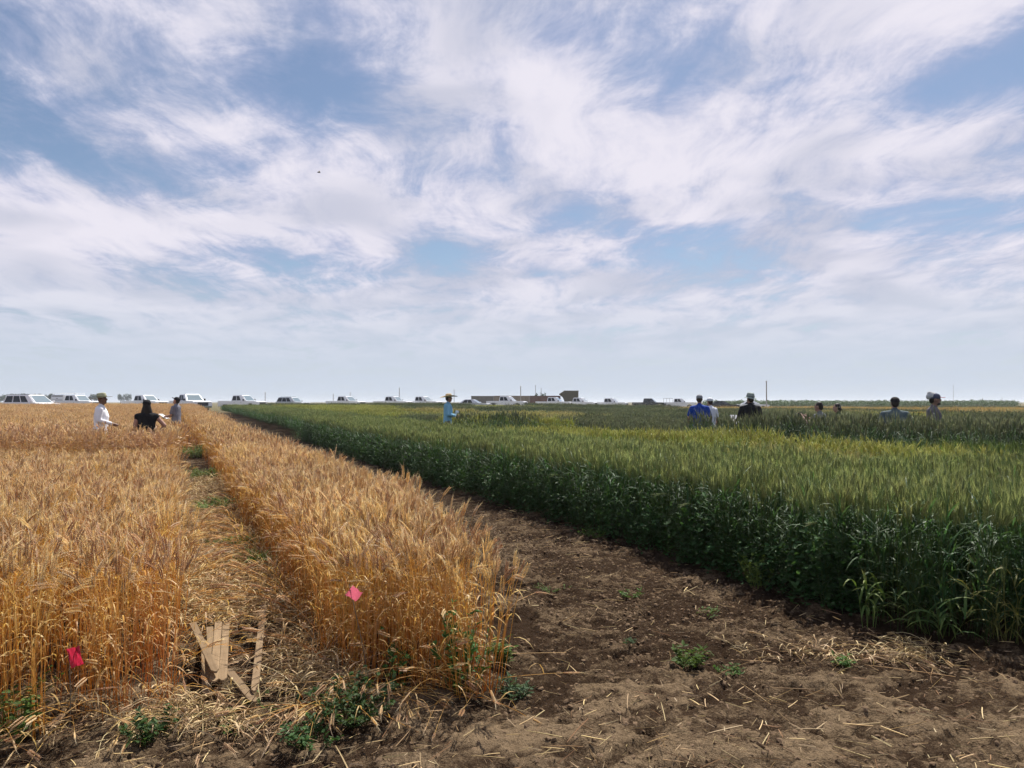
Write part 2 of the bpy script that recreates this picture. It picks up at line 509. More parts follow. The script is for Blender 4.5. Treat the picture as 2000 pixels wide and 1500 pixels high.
def clump(seed, K, n, rad, lod, lodge=None):
    r = random.Random(seed); mb = MB()
    for s in range(n):
        a0 = r.uniform(0, 6.28); rr = rad * math.sqrt(r.random())
        p = Vector((rr * math.cos(a0), rr * math.sin(a0), -.02 if lod < 2 else K['h'] * .35))
        h = K['h'] * r.gauss(1, K.get('hs', .07)) - (0 if lod < 2 else K['h'] * .35)
        az = r.uniform(0, 6.28) if r.random() > K.get('wind', .35) else r.gauss(K.get('waz', 2.6), .5)
        lean = abs(r.gauss(0, K.get('lean', .07)))
        if lodge: lean = r.uniform(*lodge); az = r.gauss(0, .6)
        hv = Vector((math.cos(az), math.sin(az), 0))
        d = (Vector((0, 0, 1)) + hv * math.tan(lean)).normalized()
        nod = abs(r.gauss(0, K.get('nod', .5)))
        if r.random() < K.get('droopers', .12): nod = r.uniform(1.2, 2.2)
        nseg = 6 if lod == 0 else (4 if lod == 1 else 2)
        pts = [p.copy()]; q = p.copy(); dd = d.copy()
        for i in range(nseg):
            t = (i + 1) / nseg
            q = q + dd * (h / nseg); pts.append(q.copy())
            if t > .62: dd = (dd + hv * nod * .55 / (nseg * .38) + Vector((0, 0, -nod * .28 / (nseg * .38)))).normalized()
            elif lodge: dd = (dd + Vector((0, 0, -.12))).normalized()
        c0, c1 = jitc(K['stem0'], r), jitc(K['stem1'], r)
        mb.tube(pts, [K.get('sr', .0019) * (1 - .35 * i / nseg) for i in range(nseg + 1)], 3, [lerp(c0, c1, (i / nseg)) for i in range(nseg + 1)])
        for k in range(K['leaves']):
            if r.random() < K.get('leafp', 1):
                t = r.uniform(*K.get('leafz', (.2, .85)))
                i = min(nseg - 1, int(t * nseg)); q0 = pts[i].lerp(pts[i + 1], t * nseg - i)
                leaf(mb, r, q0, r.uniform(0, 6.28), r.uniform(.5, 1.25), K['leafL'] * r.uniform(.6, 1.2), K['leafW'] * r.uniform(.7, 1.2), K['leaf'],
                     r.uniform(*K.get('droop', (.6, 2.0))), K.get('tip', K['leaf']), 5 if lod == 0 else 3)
        ec = K['ear'] if r.random() > K.get('ear2p', .0) else K['ear2']
        ear(mb, r, pts[-1], dd, K['earL'] * r.uniform(.8, 1.15), ec, K['awn'], K['awnL'], lod, nod * .6, az)
    return mb

GOLD = dict(h=.76, hs=.055, stem0=(.52, .23, .035), stem1=(.70, .50, .21), leaves=2, leafp=.75, leafL=.17, leafW=.008, leaf=(.55, .35, .13), tip=(.6, .42, .2),
            droop=(1.0, 3.2), ear=(.68, .52, .32), ear2=(.47, .30, .17), ear2p=.33, awn=(.78, .64, .44), earL=.092, awnL=.050, nod=.42, droopers=.10, lean=.08, sr=.0020)
PALE = dict(GOLD, h=.86, stem0=(.42, .26, .10), stem1=(.56, .38, .20), ear=(.66, .50, .32), ear2=(.54, .37, .24), ear2p=.4, awn=(.74, .60, .42), nod=.9, droopers=.35, awnL=.03)
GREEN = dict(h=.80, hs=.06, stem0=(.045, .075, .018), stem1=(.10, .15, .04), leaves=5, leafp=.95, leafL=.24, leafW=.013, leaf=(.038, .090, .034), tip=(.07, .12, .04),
             leafz=(.12, .92), ear=(.165, .215, .082), ear2=(.22, .245, .095), ear2p=.3, awn=(.34, .395, .17), earL=.09, awnL=.075, nod=.16, droopers=.01, lean=.06, sr=.0021, wind=.5, waz=.3)
BLUE = dict(GREEN, stem1=(.11, .15, .075), leaf=(.042, .085, .045), ear=(.135, .165, .09), ear2=(.17, .18, .11), awn=(.24, .265, .16), h=.86)
LIME = dict(GREEN, stem1=(.22, .24, .045), leaf=(.10, .16, .025), ear=(.33, .355, .085), ear2=(.40, .38, .10), awn=(.48, .49, .18), h=.82, nod=.4)
STRAW = dict(GREEN, stem1=(.35, .28, .085), leaf=(.20, .21, .05), ear=(.42, .37, .15), ear2=(.36, .35, .14), awn=(.5, .45, .23), h=.80, nod=.6, droopers=.1)
DARK = dict(GREEN, stem1=(.06, .12, .024), leaf=(.026, .075, .016), ear=(.075, .125, .035), ear2=(.09, .15, .04), awn=(.135, .195, .06), h=.74, leaves=6)
RIPE = dict(GOLD, stem0=(.35, .2, .06), stem1=(.5, .36, .12), ear=(.56, .43, .19), ear2=(.42, .37, .15), ear2p=.35, awn=(.66, .54, .28), h=.8, nod=.5)

M_gold = plant('ripe_wheat', trans=.46, var=.22)
M_green = plant('green_wheat', trans=.42, rough=.55, spec=.25, var=.26)
LIBS = {}
def lib(key, K, mat, counts):
    """near, middle and far versions of one crop"""
    (n0, r0), (n1_, r1), (n2_, r2) = counts
    LIBS[key] = [variants(key + '_near', [clump(11 * i + hash_(key), K, n0, r0, 0).mesh(key + '_near', mat) for i in range(7)]),
                 variants(key + '_mid', [clump(13 * i + 5 + hash_(key), K, n1_, r1, 1).mesh(key + '_mid', mat) for i in range(6)]),
                 variants(key + '_far', [clump(17 * i + 3 + hash_(key), K, n2_, r2, 2).mesh(key + '_far', mat) for i in range(5)])]
def hash_(s): return sum((i + 1) * ord(ch) for i, ch in enumerate(s)) * 31
CN = ((13, .10), (20, .17), (46, .42))
for key, K, mat in (('gold', GOLD, M_gold), ('pale', PALE, M_gold), ('green', GREEN, M_green), ('blue', BLUE, M_green), ('lime', LIME, M_green),
                    ('straw', STRAW, M_green), ('dark', DARK, M_green), ('ripe', RIPE, M_gold)):
    lib(key, K, mat, CN)

def plot(name, label, key, polys, dens=(.185, .27, .52), lods=(13, 30), hmul=1.0, cat='crop', tilt=.06, uneven=0.0):
    """one stand of a crop: near, middle and far clumps as children of the stand are joined by object"""
    objs = []
    for L in range(3):
        y0 = (0, lods[0], lods[1])[L]; y1 = (lods[0], lods[1], 400)[L]
        pp = [sample(p, dens[L], y0, y1) for p in polys]
        rh = random.Random(len(polys)); hp = np.concatenate([np.full(len(q), 1 + uneven * rh.uniform(-1, 1)) for q in pp])
        pp = np.concatenate(pp) if pp else np.zeros((0, 2))
        if len(pp) == 0: continue
        z = base_z(pp[:, 0], pp[:, 1]) + soil_z(pp[:, 0], pp[:, 1]) * .5
        n = len(pp)
        rot = np.stack([RNG.normal(0, tilt, n), RNG.normal(0, tilt, n), RNG.uniform(0, 6.28, n)], -1)
        hv = (.90 + .22 * fbm(pp[:, 0] * 1.1 + 5, pp[:, 1] * 1.1, 3)) * RNG.normal(1, .035, n) * hmul * hp * (1 - .14 * smoothstep(32, 60, pp[:, 1]) * (pp[:, 0] / pp[:, 1] > -.42)) * (1 + uneven * 1.2 * (fbm(pp[:, 0] * .8 + 50, pp[:, 1] * .8, 2) - .4))
        wv = RNG.uniform(.9, 1.15, n)
        objs.append((L, np.concatenate([pp, z[:, None]], 1), rot, np.stack([wv, wv, hv], -1)))
    root = None
    for k, (L, p3, rot, scl) in enumerate(objs):
        o = scatter(name if root is None else 'far_stand', None, None, LIBS[key][L], p3, rot, scl)
        if root is None: root = o; tag(o, label, cat, kind='stuff')
        else: o.parent = root
    return root

LX = lambda Y: .05 - .457 * Y           # edge of the left golden plot
RX0 = lambda Y: 1.0 - .457 * Y          # left edge of the golden strip
RX1 = lambda Y: (1.83 + .35 * min(1.0, max(0.0, (Y - 4.1) / 3.0))) - .457 * Y         # right edge of the golden strip
GX = lambda Y, x0=5.15: x0 - .457 * Y   # edge of the green plots

plot('golden_wheat', 'tall ripe golden wheat plot filling the near left, one flag in its stems', 'gold',
     [[(LX(3.98), 3.98), (-2.3, 3.42), (-6, 2.7), (LX(11.6) - 11, 11.6), (LX(11.6), 11.6)]])
plot('pale_wheat', 'pale nodding pinkish cereal plot just before the white-shirted and black-topped people', 'pale',
     [[(LX(12.1), 12.1), (LX(12.1) - 3.6, 12.1), (LX(14.6) - 4.6, 14.6), (LX(14.6), 14.6)]], hmul=1.20)
plot('golden_wheat', 'broad golden wheat stretching behind the standing people to the parked vehicles', 'gold',
     [[(LX(12.1) - 4.1, 12.0), (LX(12.1) - 14, 12.0), (LX(40) - 60, 50), (LX(74) - 60, 78), (LX(74), 74), (LX(24.5) , 24.5), (LX(23.5) + .65, 23.5), (LX(22.4) + .65, 22.4), (LX(22.2), 22.2), (LX(16.4), 16.4), (LX(16.4) - 5, 16.0)]], hmul=1.04)
plot('golden_wheat', 'narrow golden wheat strip with a pink flag at its front corner, beside the soil lane', 'gold',
     [[(-1.03, 4.36), (-.5, 4.12), (RX1(4.1), 4.12), (RX1(5.5), 5.5), (RX1(7.1), 7.1), (RX1(74), 74), (RX0(74), 74)]], dens=(.135, .24, .45))
# green nursery: one long border strip, then a patchwork of breeding plots behind it
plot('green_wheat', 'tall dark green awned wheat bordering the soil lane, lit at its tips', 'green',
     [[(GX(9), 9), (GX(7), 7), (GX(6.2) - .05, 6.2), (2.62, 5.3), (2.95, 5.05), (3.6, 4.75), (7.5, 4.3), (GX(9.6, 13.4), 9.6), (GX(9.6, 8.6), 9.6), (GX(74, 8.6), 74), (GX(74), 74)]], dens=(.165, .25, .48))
patch = {k: [] for k in ('blue', 'lime', 'straw', 'dark', 'ripe', 'green', 'tall')}
fixed = [(8.4, 11.2, 17.3, 22, 'lime'), (8.4, 11.3, 12.9, 16.6, 'lime'), (8.2, 9.2, 10.0, 12.4, 'straw'), (9.5, 10.9, 10.0, 12.4, 'lime'), (11.2, 14.4, 10.0, 12.4, 'dark'),
         (14.7, 24, 9.8, 12.4, 'green'), (11.5, 27, 12.9, 14.4, 'tall'), (11.5, 16.4, 15.2, 16.4, 'tall'), (16.8, 26, 15.4, 18.2, 'blue'), (11.7, 15.5, 17.35, 18.3, 'tall'), (7.7, 10.0, 22.2, 23.0, 'tall'), (8.4, 12.0, 24.0, 27, 'lime'), (8.4, 11.4, 27.5, 33, 'blue'), (8.4, 12, 33.6, 40, 'lime')]
rp = random.Random(4)
def q_of(x0, x1, y0, y1): return [(GX(y0, x0), y0), (GX(y0, x1), y0), (GX(y1, x1), y1), (GX(y1, x0), y1)]
fixed = [(a + .0225 * (c_ + d_), b + .0225 * (c_ + d_), c_, d_, k) for (a, b, c_, d_, k) in fixed]
for (a, b, c_, d_, k) in fixed: patch[k].append(q_of(a, b, c_, d_))
def hit(a, b, c_, d_):
    return any(not (b <= f[0] or a >= f[1] or d_ <= f[2] or c_ >= f[3]) for f in fixed)
y0 = 18.7
while y0 < 74:
    ln = rp.uniform(4.2, 5.6) if y0 < 42 else rp.uniform(8, 11)
    x0 = 9.0
    while x0 < 9 + 1.3 * y0:
        wd = rp.uniform(2.6, 4.6) if y0 < 42 else rp.uniform(6, 12)
        if not hit(x0, x0 + wd, y0, y0 + ln):
            right = (x0 - .457 * y0) / y0
            if y0 > 50: k = rp.choice(['ripe', 'ripe', 'straw', 'blue']) if right > .0 else rp.choice(['blue', 'blue', 'lime', 'green'])
            elif y0 > 36: k = rp.choice(['ripe', 'straw', 'blue', 'ripe']) if right > .2 else rp.choice(['blue', 'blue', 'straw', 'lime'])
            else: k = rp.choice(['blue', 'blue', 'blue', 'straw', 'lime', 'dark', 'blue'])
            patch[k].append(q_of(x0, x0 + wd, y0, y0 + ln))
        x0 += wd + .6
    y0 += ln + .7
plot('blue_green_wheat', 'grey-green wheat plots across the middle of the green field', 'blue', patch['blue'], uneven=.13, hmul=1.02)
plot('tall_grey_green_wheat', 'tallest grey-green wheat standing waist-high before the visitors on the right', 'blue', patch['tall'], hmul=1.29)
plot('lime_wheat', 'yellow-green lime wheat plots scattered through the green field', 'lime', patch['lime'], uneven=.13)
plot('straw_yellow_wheat', 'straw-yellow turning wheat plots among the green ones', 'straw', patch['straw'], uneven=.13)
plot('dark_green_wheat', 'short deep green wheat plots near the grey-shirted person', 'dark', patch['dark'], uneven=.13)
plot('mid_green_wheat', 'mid green wheat plots in the right foreground behind the border strip', 'green', patch['green'])
plot('ripe_wheat', 'ripe tan wheat bands along the far edge of the green field', 'ripe', patch['ripe'], uneven=.13)

# ------------------------------------------------------------------ straw, clods and lodged stems (uncountable litter)
M_straw = plant('dry_straw', trans=.15, rough=.6, spec=.25, var=.25)
M_clod = plain('soil_clod', (.15, .102, .064), rough=.95, spec=.05, var=.7, scale=25)
def strand(mb, r, x, y, L, z0, lift, col, rad=.0021, az=None, curl=.45):
    az = r.uniform(0, 6.28) if az is None else az
    p = Vector((x, y, z0)); bend = r.gauss(0, curl); pts = []
    up = r.uniform(-.02, lift)
    for i in range(5):
        pts.append(p.copy()); a = az + bend * (i / 4 - .5)
        p = p + Vector((math.cos(a), math.sin(a), up * (1 - .6 * i))) * (L / 4)
    c = jitc(col, r, .3)
    mb.tube(pts, [rad * k for k in (1, 1.05, .95, .9, .5)], 3, c)
    return pts
def straw_tuft(seed, n, rad, lift, Ls=(.06, .30)):
    r = random.Random(seed); mb = MB()
    for i in range(n):
        col = r.choice([(.50, .36, .18), (.58, .45, .26), (.40, .26, .12), (.48, .32, .13), (.28, .17, .08), (.2, .13, .07)])
        a = r.uniform(0, 6.28); d = rad * math.sqrt(r.random())
        pts = strand(mb, r, d * math.cos(a), d * math.sin(a), r.uniform(*Ls), r.uniform(.003, .03 + lift * .12), lift, col, r.uniform(.0012, .0024), None, .45 if n > 1 else .12)
        if n > 1 and r.random() < .14:
            q = pts[-1]; dv = (pts[-1] - pts[-2]).normalized()
            ear(mb, r, q, dv, .075, (.5, .34, .18), (.6, .45, .27), .05, 0, .1, a)
        if n > 1 and r.random() < .35:
            leaf(mb, r, pts[2], r.uniform(0, 6.28), r.uniform(0, .6), r.uniform(.06, .16), .008, (.52, .38, .2), 2.5, (.5, .36, .2))
    return mb
TUFT = variants('straw_tuft', [straw_tuft(60 + i, 17, .16, (.3, .45, .8)[i % 3]).mesh('straw_tuft', M_straw) for i in range(6)])
BIT = variants('straw_bit', [straw_tuft(160 + i, 1, .0, .03, (.03, .17)).mesh('straw_bit', M_straw) for i in range(9)])
def clod_mesh(seed):
    r = random.Random(seed)
    bm = bmesh.new(); bmesh.ops.create_icosphere(bm, subdivisions=1, radius=1)
    for v in bm.verts:
        k = .72 + .5 * r.random(); v.co = Vector((v.co.x * k, v.co.y * k, v.co.z * k * .5))
    me = bpy.data.meshes.new('soil_clod'); bm.to_mesh(me); bm.free(); me.materials.append(M_clod)
    return me
CLOD = variants('soil_clod', [clod_mesh(300 + i) for i in range(6)])
def litter(name, label, col, pp, s0, s1, zoff=0.0, tilt=.1):
    n = len(pp)
    z = base_z(pp[:, 0], pp[:, 1]) + soil_z(pp[:, 0], pp[:, 1]) + zoff
    rot = np.stack([RNG.normal(0, tilt, n), RNG.normal(0, tilt, n), RNG.uniform(0, 6.28, n)], -1)
    sc = s0 * (s1 / s0) ** RNG.random(n)
    return scatter(name, label, 'litter', col, np.concatenate([pp, z[:, None]], 1), rot, np.stack([sc, sc, sc], -1))
alley = [(LX(3.75) + .05, 3.7), (RX0(4.25) + .12, 4.05), (RX0(15) + .1, 15), (LX(15) - .1, 15)]
pp = np.concatenate([sample(alley, .085, 3.6, 7.5), sample(alley, .13, 7.5, 15)])
kk = np.ones(len(pp), bool)
for (xa, ya, xb, yb, rr_) in ((-2.10, 5.15, -1.62, 4.05, .22), (-1.85, 5.5, -1.35, 4.0, .10), (-1.62, 4.2, -1.3, 3.88, .15)):
    dx, dy = xb - xa, yb - ya
    tt = np.clip(((pp[:, 0] - xa) * dx + (pp[:, 1] - ya) * dy) / (dx * dx + dy * dy), 0, 1)
    kk &= ~((np.hypot(pp[:, 0] - xa - tt * dx, pp[:, 1] - ya - tt * dy) < rr_) & (RNG.random(len(pp)) < .98))
pp = pp[kk]
litter('straw_litter', 'mat of fallen straw and broken stems in the alley between golden plots', TUFT, pp, .8, 1.25, 0, .22)
lane = [(-2.6, 3.0), (5, 3.0), (5, 4.3), (2.6, 5.1), (GX(16, 5.2), 16), (RX1(16), 16), (RX1(7.1), 7.1), (RX1(4.1), 4.1), (-1.0, 4.1), (-1.9, 3.9)]
pp = sample(lane, .06, 2.9, 12)
keep = RNG.random(len(pp)) < 1.5 * (.14 + .75 * (1 - smoothstep(3.4, 4.6, pp[:, 1] + .12 * np.abs(pp[:, 0] - 2)))) * (.25 + 1.2 * fbm(pp[:, 0] * 1.7, pp[:, 1] * 1.7, 2))
litter('straw_bits', 'short pale bits of straw strewn over the bare soil lane', BIT, pp[keep], .35, 1.5, .006, .10)
pp = sample(lane, .034, 2.9, 11)
keep = RNG.random(len(pp)) < (.55 + .45 * smoothstep(3.8, 5, pp[:, 1])) * (fbm(pp[:, 0] * 2.3 + 3, pp[:, 1] * 2.3, 3) * 2.0 - .25)
litter('soil_clods', 'crumbly brown clods lying on the bare soil lane', CLOD, pp[keep], .003, .021, -.002, .5)
LONG = variants('long_straw', [straw_tuft(260 + i, 1, .0, .05, (.25, .5)).mesh('long_straw', M_straw) for i in range(6)])
lp = np.stack([RNG.uniform(-.3, 3.3, 46), 3.25 + 1.5 * RNG.random(46) ** 1.3], -1)
litter('long_straws', 'long single straws lying across the bare soil', LONG, lp, .5, 1.1, .012, .05)
# straw swath lying across the mouth of the lane, at the foot of the green plot
sw = np.stack([RNG.normal(2.25, .28, 26), RNG.normal(4.72, .07, 26)], -1)
litter('straw_swath', 'tangle of pale straw lying by the foot of the green plot corner', TUFT, sw, .6, .95, -.01, .1)
sw = np.stack([RNG.normal(-1.55, .35, 34), RNG.normal(3.75, .09, 34)], -1)
litter('straw_swath', 'flattened straw at the mouth of the alley in front of the wooden laths', TUFT, sw, .7, 1.0, -.01, .12)

# stems leaning out and broken over along the plot fronts
LODG = variants('leaning_stems', [clump(700 + i, dict(GOLD, droopers=.3, h=.62), 4, .05, 0, lodge=(.6, 1.25)).mesh('leaning_stems', M_gold) for i in range(6)])
def leaning(name, label, segs, n, spread=.35):
    pts = []; rot = []
    for (xa, ya), (xb, yb), face, k in segs:
        for i in range(k):
            t = RNG.random(); x = xa + (xb - xa) * t; y = ya + (yb - ya) * t
            pts.append((x, y, gz(x, y))); rot.append((0, 0, face + RNG.normal(0, spread)))
    sc = RNG.uniform(.7, 1.05, (len(pts), 1)) * np.ones((1, 3))
    return scatter(name, label, 'litter', LODG, pts, rot, sc)
leaning('broken_stems', 'broken wheat stems leaning out along the front of the golden plots',
        [((-1.85, 4.0), (-2.8, 3.6), R(-85), 12), ((-1.0, 4.3), (-.1, 4.15), R(-95), 12), ((LX(4.2), 4.2), (LX(9), 9), R(-5), 40), ((RX0(5.4), 5.4), (RX0(10), 10), R(190), 50), ((RX0(4.4), 4.4), (RX0(5.4), 5.4), R(150), 5)], 0, .55)
leaning('drooping_ears', 'pale wheat ears hanging over to the ground at the strip front', [((-1.15, 3.98), (-.85, 3.95), R(-100), 5)], 0, .5)

# ------------------------------------------------------------------ weeds
M_weed = plant('weed_leaf', trans=.35, rough=.6, spec=.2, var=.35)
def leafblade(mb, r, p, d, L, W, col):
    d = d.normalized(); s = d.cross(Vector((0, 0, 1)))
    if s.length < .1: s = Vector((1, 0, 0))
    s.normalize(); s = Matrix.Rotation(r.uniform(-.7, .7), 3, d) @ s; n = s.cross(d)
    c = jitc(col, r, .3)
    V = [p, p + d * L * .3 + s * W * .5 + n * W * .15, p + d * L * .7 + s * W * .38 + n * W * .1, p + d * L - n * W * .1, p + d * L * .7 - s * W * .38 + n * W * .1, p + d * L * .3 - s * W * .5 + n * W * .15, p + d * L * .5]
    mb.add(V, [(0, 1, 6), (1, 2, 6), (2, 3, 6), (3, 4, 6), (4, 5, 6), (5, 0, 6)], c)
def weed(name, label, x, y, rad, h, nst, nlv, L, W, col, group=None, cat='weed', grass=False, seed=None):
    r = random.Random(seed if seed is not None else int(abs(x * 913 + y * 77) * 10))
    root = empty(name, (x, y, gz(x, y)), 0)
    tag(root, label, cat, group)
    st = MB(); lv = MB()
    for i in range(nst):
        a = r.uniform(0, 6.28); d = rad * math.sqrt(r.random()); hh = h * r.uniform(.45, 1.1) * (1 - .3 * d / max(rad, .01))
        b0 = Vector((d * .35 * math.cos(a), d * .35 * math.sin(a), -.02)); t0 = Vector((d * math.cos(a), d * math.sin(a), hh))
        mid = (b0 + t0) / 2 + Vector((r.uniform(-.2, .2) * rad, r.uniform(-.2, .2) * rad, hh * .15))
        pts = [b0, b0.lerp(mid, .5), mid, mid.lerp(t0, .5), t0]
        st.tube(pts, [.003, .0026, .002, .0016, .001], 3, jitc(lerp(col, (.2, .18, .05), .3), r))
        for k in range(nlv):
            t = r.uniform(.15, 1); i0 = min(3, int(t * 4)); q = pts[i0].lerp(pts[i0 + 1], t * 4 - i0)
            az = r.uniform(0, 6.28)
            if grass: leaf(lv, r, q, az, r.uniform(.5, 1.2), L * r.uniform(.6, 1.2), W, col, r.uniform(1, 2.6), lerp(col, (.4, .36, .08), .35))
            else: leafblade(lv, r, q, Vector((math.cos(az), math.sin(az), r.uniform(-.2, .9))), L * r.uniform(.5, 1.15), W * r.uniform(.6, 1.1), col)
        if grass and r.random() < .5:
            ear(st, r, t0, (t0 - mid).normalized(), .09, (.2, .25, .09), (.33, .36, .14), .06, 0, .2, a)
    st.build('stem', M_weed, root); lv.build('leaves', M_weed, root)
    return root
WG = (.075, .14, .03); WB = (.06, .10, .045); WD = (.045, .09, .025); WY = (.12, .17, .035)
def W_(px, py): p = gpt(px, py); return p.x, p.y
x, y = W_(1345, 1300); weed('broadleaf_weed', 'largest leafy weed clump alone in the middle of the soil lane', x, y, .15, .10, 26, 9, .045, .02, WG)
x, y = W_(1425, 1312); weed('broadleaf_weed', 'low flat weed just right of the largest lane weed', x, y, .12, .035, 14, 6, .035, .014, WG)
x, y = W_(1230, 1163); weed('broadleaf_weed', 'small weed in the lane midway between wheat corner and green plot', x, y, .13, .05, 12, 6, .04, .016, WG)
x, y = W_(1385, 1200); weed('broadleaf_weed', 'sparse weed tuft in the lane close to the green edge', x, y, .14, .045, 12, 6, .035, .014, WG)
x, y = W_(1640, 1292); weed('broadleaf_weed', 'weed tuft beside the tangle of pale straw on the lane', x, y, .09, .06, 12, 6, .04, .015, WG)
x, y = W_(1225, 1260); weed('broadleaf_weed', 'tiny bluish weed left of the largest lane weed', x, y, .07, .05, 7, 6, .035, .015, WB)
x, y = W_(1080, 1150); weed('broadleaf_weed', 'thin weed patch in the lane beside the golden strip edge', x, y, .22, .04, 14, 5, .03, .012, WG)
x, y = W_(1150, 1050); weed('broadleaf_weed', 'low green weed against the shaded foot of the green plot', x, y, .25, .12, 20, 7, .04, .018, WG)
x, y = W_(1480, 1150); weed('broadleaf_weed', 'upright yellowish weed standing against the green plot face', x, y, .20, .34, 16, 12, .045, .02, WY)
x, y = W_(985, 1290); weed('broadleaf_weed', 'bright leafy weed at the right foot of the golden strip corner', x, y, .10, .16, 18, 9, .05, .022, WG)
x, y = W_(1000, 1350); weed('broadleaf_weed', 'bluish weed in front of the golden strip corner foot', x, y, .12, .12, 16, 9, .05, .018, WB)
x, y = W_(690, 1400); weed('bindweed', 'dark spreading bindweed mat in front of the golden strip', x, y, .30, .22, 40, 12, .036, .024, WD, cat='bindweed')
x, y = W_(620, 1450); weed('bindweed', 'dark bindweed under the drooping pale wheat ears', x, y, .16, .13, 20, 10, .034, .022, WD, cat='bindweed')
x, y = W_(450, 1395); weed('broadleaf_weed', 'low weed spreading over straw just below the wooden laths', x, y, .30, .05, 30, 8, .03, .017, WG)
x, y = W_(310, 1440); weed('broadleaf_weed', 'green weed at the front right foot of the left golden plot', x, y, .18, .16, 20, 8, .045, .022, WD)
x, y = W_(30, 1440); weed('broadleaf_weed', 'leafy weed at the lower left corner before the golden plot', x, y, .24, .32, 30, 9, .05, .022, WG)
x, y = W_(1690, 1225); weed('volunteer_wheat', 'single green wheat tuft with yellowing leaves before the green plot', x, y, .13, .52, 6, 4, .24, .016, (.09, .17, .04), cat='plant', grass=True)
x, y = W_(1830, 1240); weed('volunteer_wheat', 'sprawling green wheat tuft with broad leaves at the green plot corner', x, y, .24, .42, 12, 4, .26, .018, (.075, .15, .045), cat='plant', grass=True)
x, y = W_(1960, 1250); weed('volunteer_wheat', 'olive leaning wheat tuft near the right end of the green plot front', x, y, .3, .62, 16, 4, .26, .012, (.16, .17, .05), cat='plant', grass=True)
for (px, py, rd, hh, ns, lab) in ((455, 1075, .24, .13, 40, 'grassy green patch in the alley above the wooden laths'), (500, 1120, .14, .12, 20, 'small grass tuft at the strip foot right above the lone lath'), (425, 1000, .34, .2, 60, 'grassy green patch in the alley along the golden strip'),
                              (398, 940, .4, .26, 70, 'knee-high weeds halfway along the alley'), (385, 895, .5, .34, 80, 'tallest weeds far along the alley between golden plots')):
    x, y = W_(px, py); weed('grass_tuft', lab, x, y, rd, hh, ns, 6, .17, .013, (.11, .185, .05), cat='grass tuft', grass=True)
# bindweed climbing the corner of the golden strip
x, y = W_(905, 1340); weed('bindweed', 'bindweed climbing up through the stems of the golden strip corner', x, y - .02, .17, .62, 20, 10, .05, .032, (.06, .12, .025), cat='bindweed')
x, y = W_(780, 1335); weed('bindweed', 'bindweed twining in the golden stems near the upper pink flag', x, y - .02, .15, .50, 9, 8, .045, .03, (.06, .12, .025), cat='bindweed')
p_ = Vector((xat(148, 7.4), 7.4)); weed('tall_weed', 'thin branching dark weed rising above the left golden wheat', p_.x, p_.y, .10, 1.05, 6, 16, .03, .012, (.07, .10, .04), cat='weed')
# leafy undergrowth in the shaded face of the green plot
def leaf_mass(seed, n, rx, h, L, W, col):
    r = random.Random(seed); mb = MB()
    for i in range(n):
        a = r.uniform(0, 6.28); d = rx * math.sqrt(r.random()); az = r.uniform(0, 6.28)
        leafblade(mb, r, Vector((d * math.cos(a), d * math.sin(a), h * r.random())), Vector((math.cos(az), math.sin(az), r.uniform(-.4, .8))), L * r.uniform(.6, 1.2), W * r.uniform(.6, 1.2), col)
    return mb
UND = variants('bindweed_mass', [leaf_mass(900 + i, 46, .16, .42, .05, .034, (.045, .10, .03)).mesh('bindweed_mass', M_weed) for i in range(5)])
ts = RNG.uniform(5.9, 30, 420) ** 1.0
ts = 5.7 + 26 * RNG.random(430) ** 1.6
ux = np.array([GX(t) for t in ts]) + RNG.normal(.05, .07, len(ts))
uz = base_z(ux, ts)
sc = RNG.uniform(.6, 1.25, len(ts))
scatter('bindweed_undergrowth', 'dark leafy bindweed tangled in the shaded face of the green plot', 'undergrowth', UND,
        np.stack([ux, ts, uz], -1), np.stack([np.zeros(len(ts)), np.zeros(len(ts)), RNG.uniform(0, 6.28, len(ts))], -1), np.stack([sc, sc, sc * RNG.uniform(.6, 1.5, len(ts))], -1))

# ------------------------------------------------------------------ wooden laths
def wood_mat():
    m = bpy.data.materials.new('lath_wood'); m.use_nodes = True
    t = NT(m.node_tree); b = t.n['Principled BSDF']; tcn = t.new('ShaderNodeTexCoord'); oi = t.new('ShaderNodeObjectInfo')
    g = t.noise(t.mapping(tcn.outputs['Object'], sc=(60, 3, 60)), 1, 6, .6)
    st = t.smooth(t.noise(tcn.outputs['Object'], 7, 5, .65), .45, .7)
    c = t.mix(g, (.13, .088, .052, 1), (.33, .235, .145, 1))
    c = t.mix(t.math('MULTIPLY', st, .35), c, (.11, .078, .05, 1))
    hs = t.new('ShaderNodeHueSaturation'); t.l.new(c, hs.inputs['Color']); t.l.new(t.math('ADD', t.math('MULTIPLY', oi.outputs['Random'], .5), .72), hs.inputs['Value'])
    t.l.new(hs.outputs[0], b.inputs['Base Color']); b.inputs['Roughness'].default_value = 1.0; b.inputs['Specular IOR Level'].default_value = .06
    bp = t.new('ShaderNodeBump'); bp.inputs['Strength'].default_value = .4; bp.inputs['Distance'].default_value = .004
    t.l.new(g, bp.inputs['Height']); t.l.new(bp.outputs[0], b.inputs['Normal'])
    return m
M_wood = wood_mat()
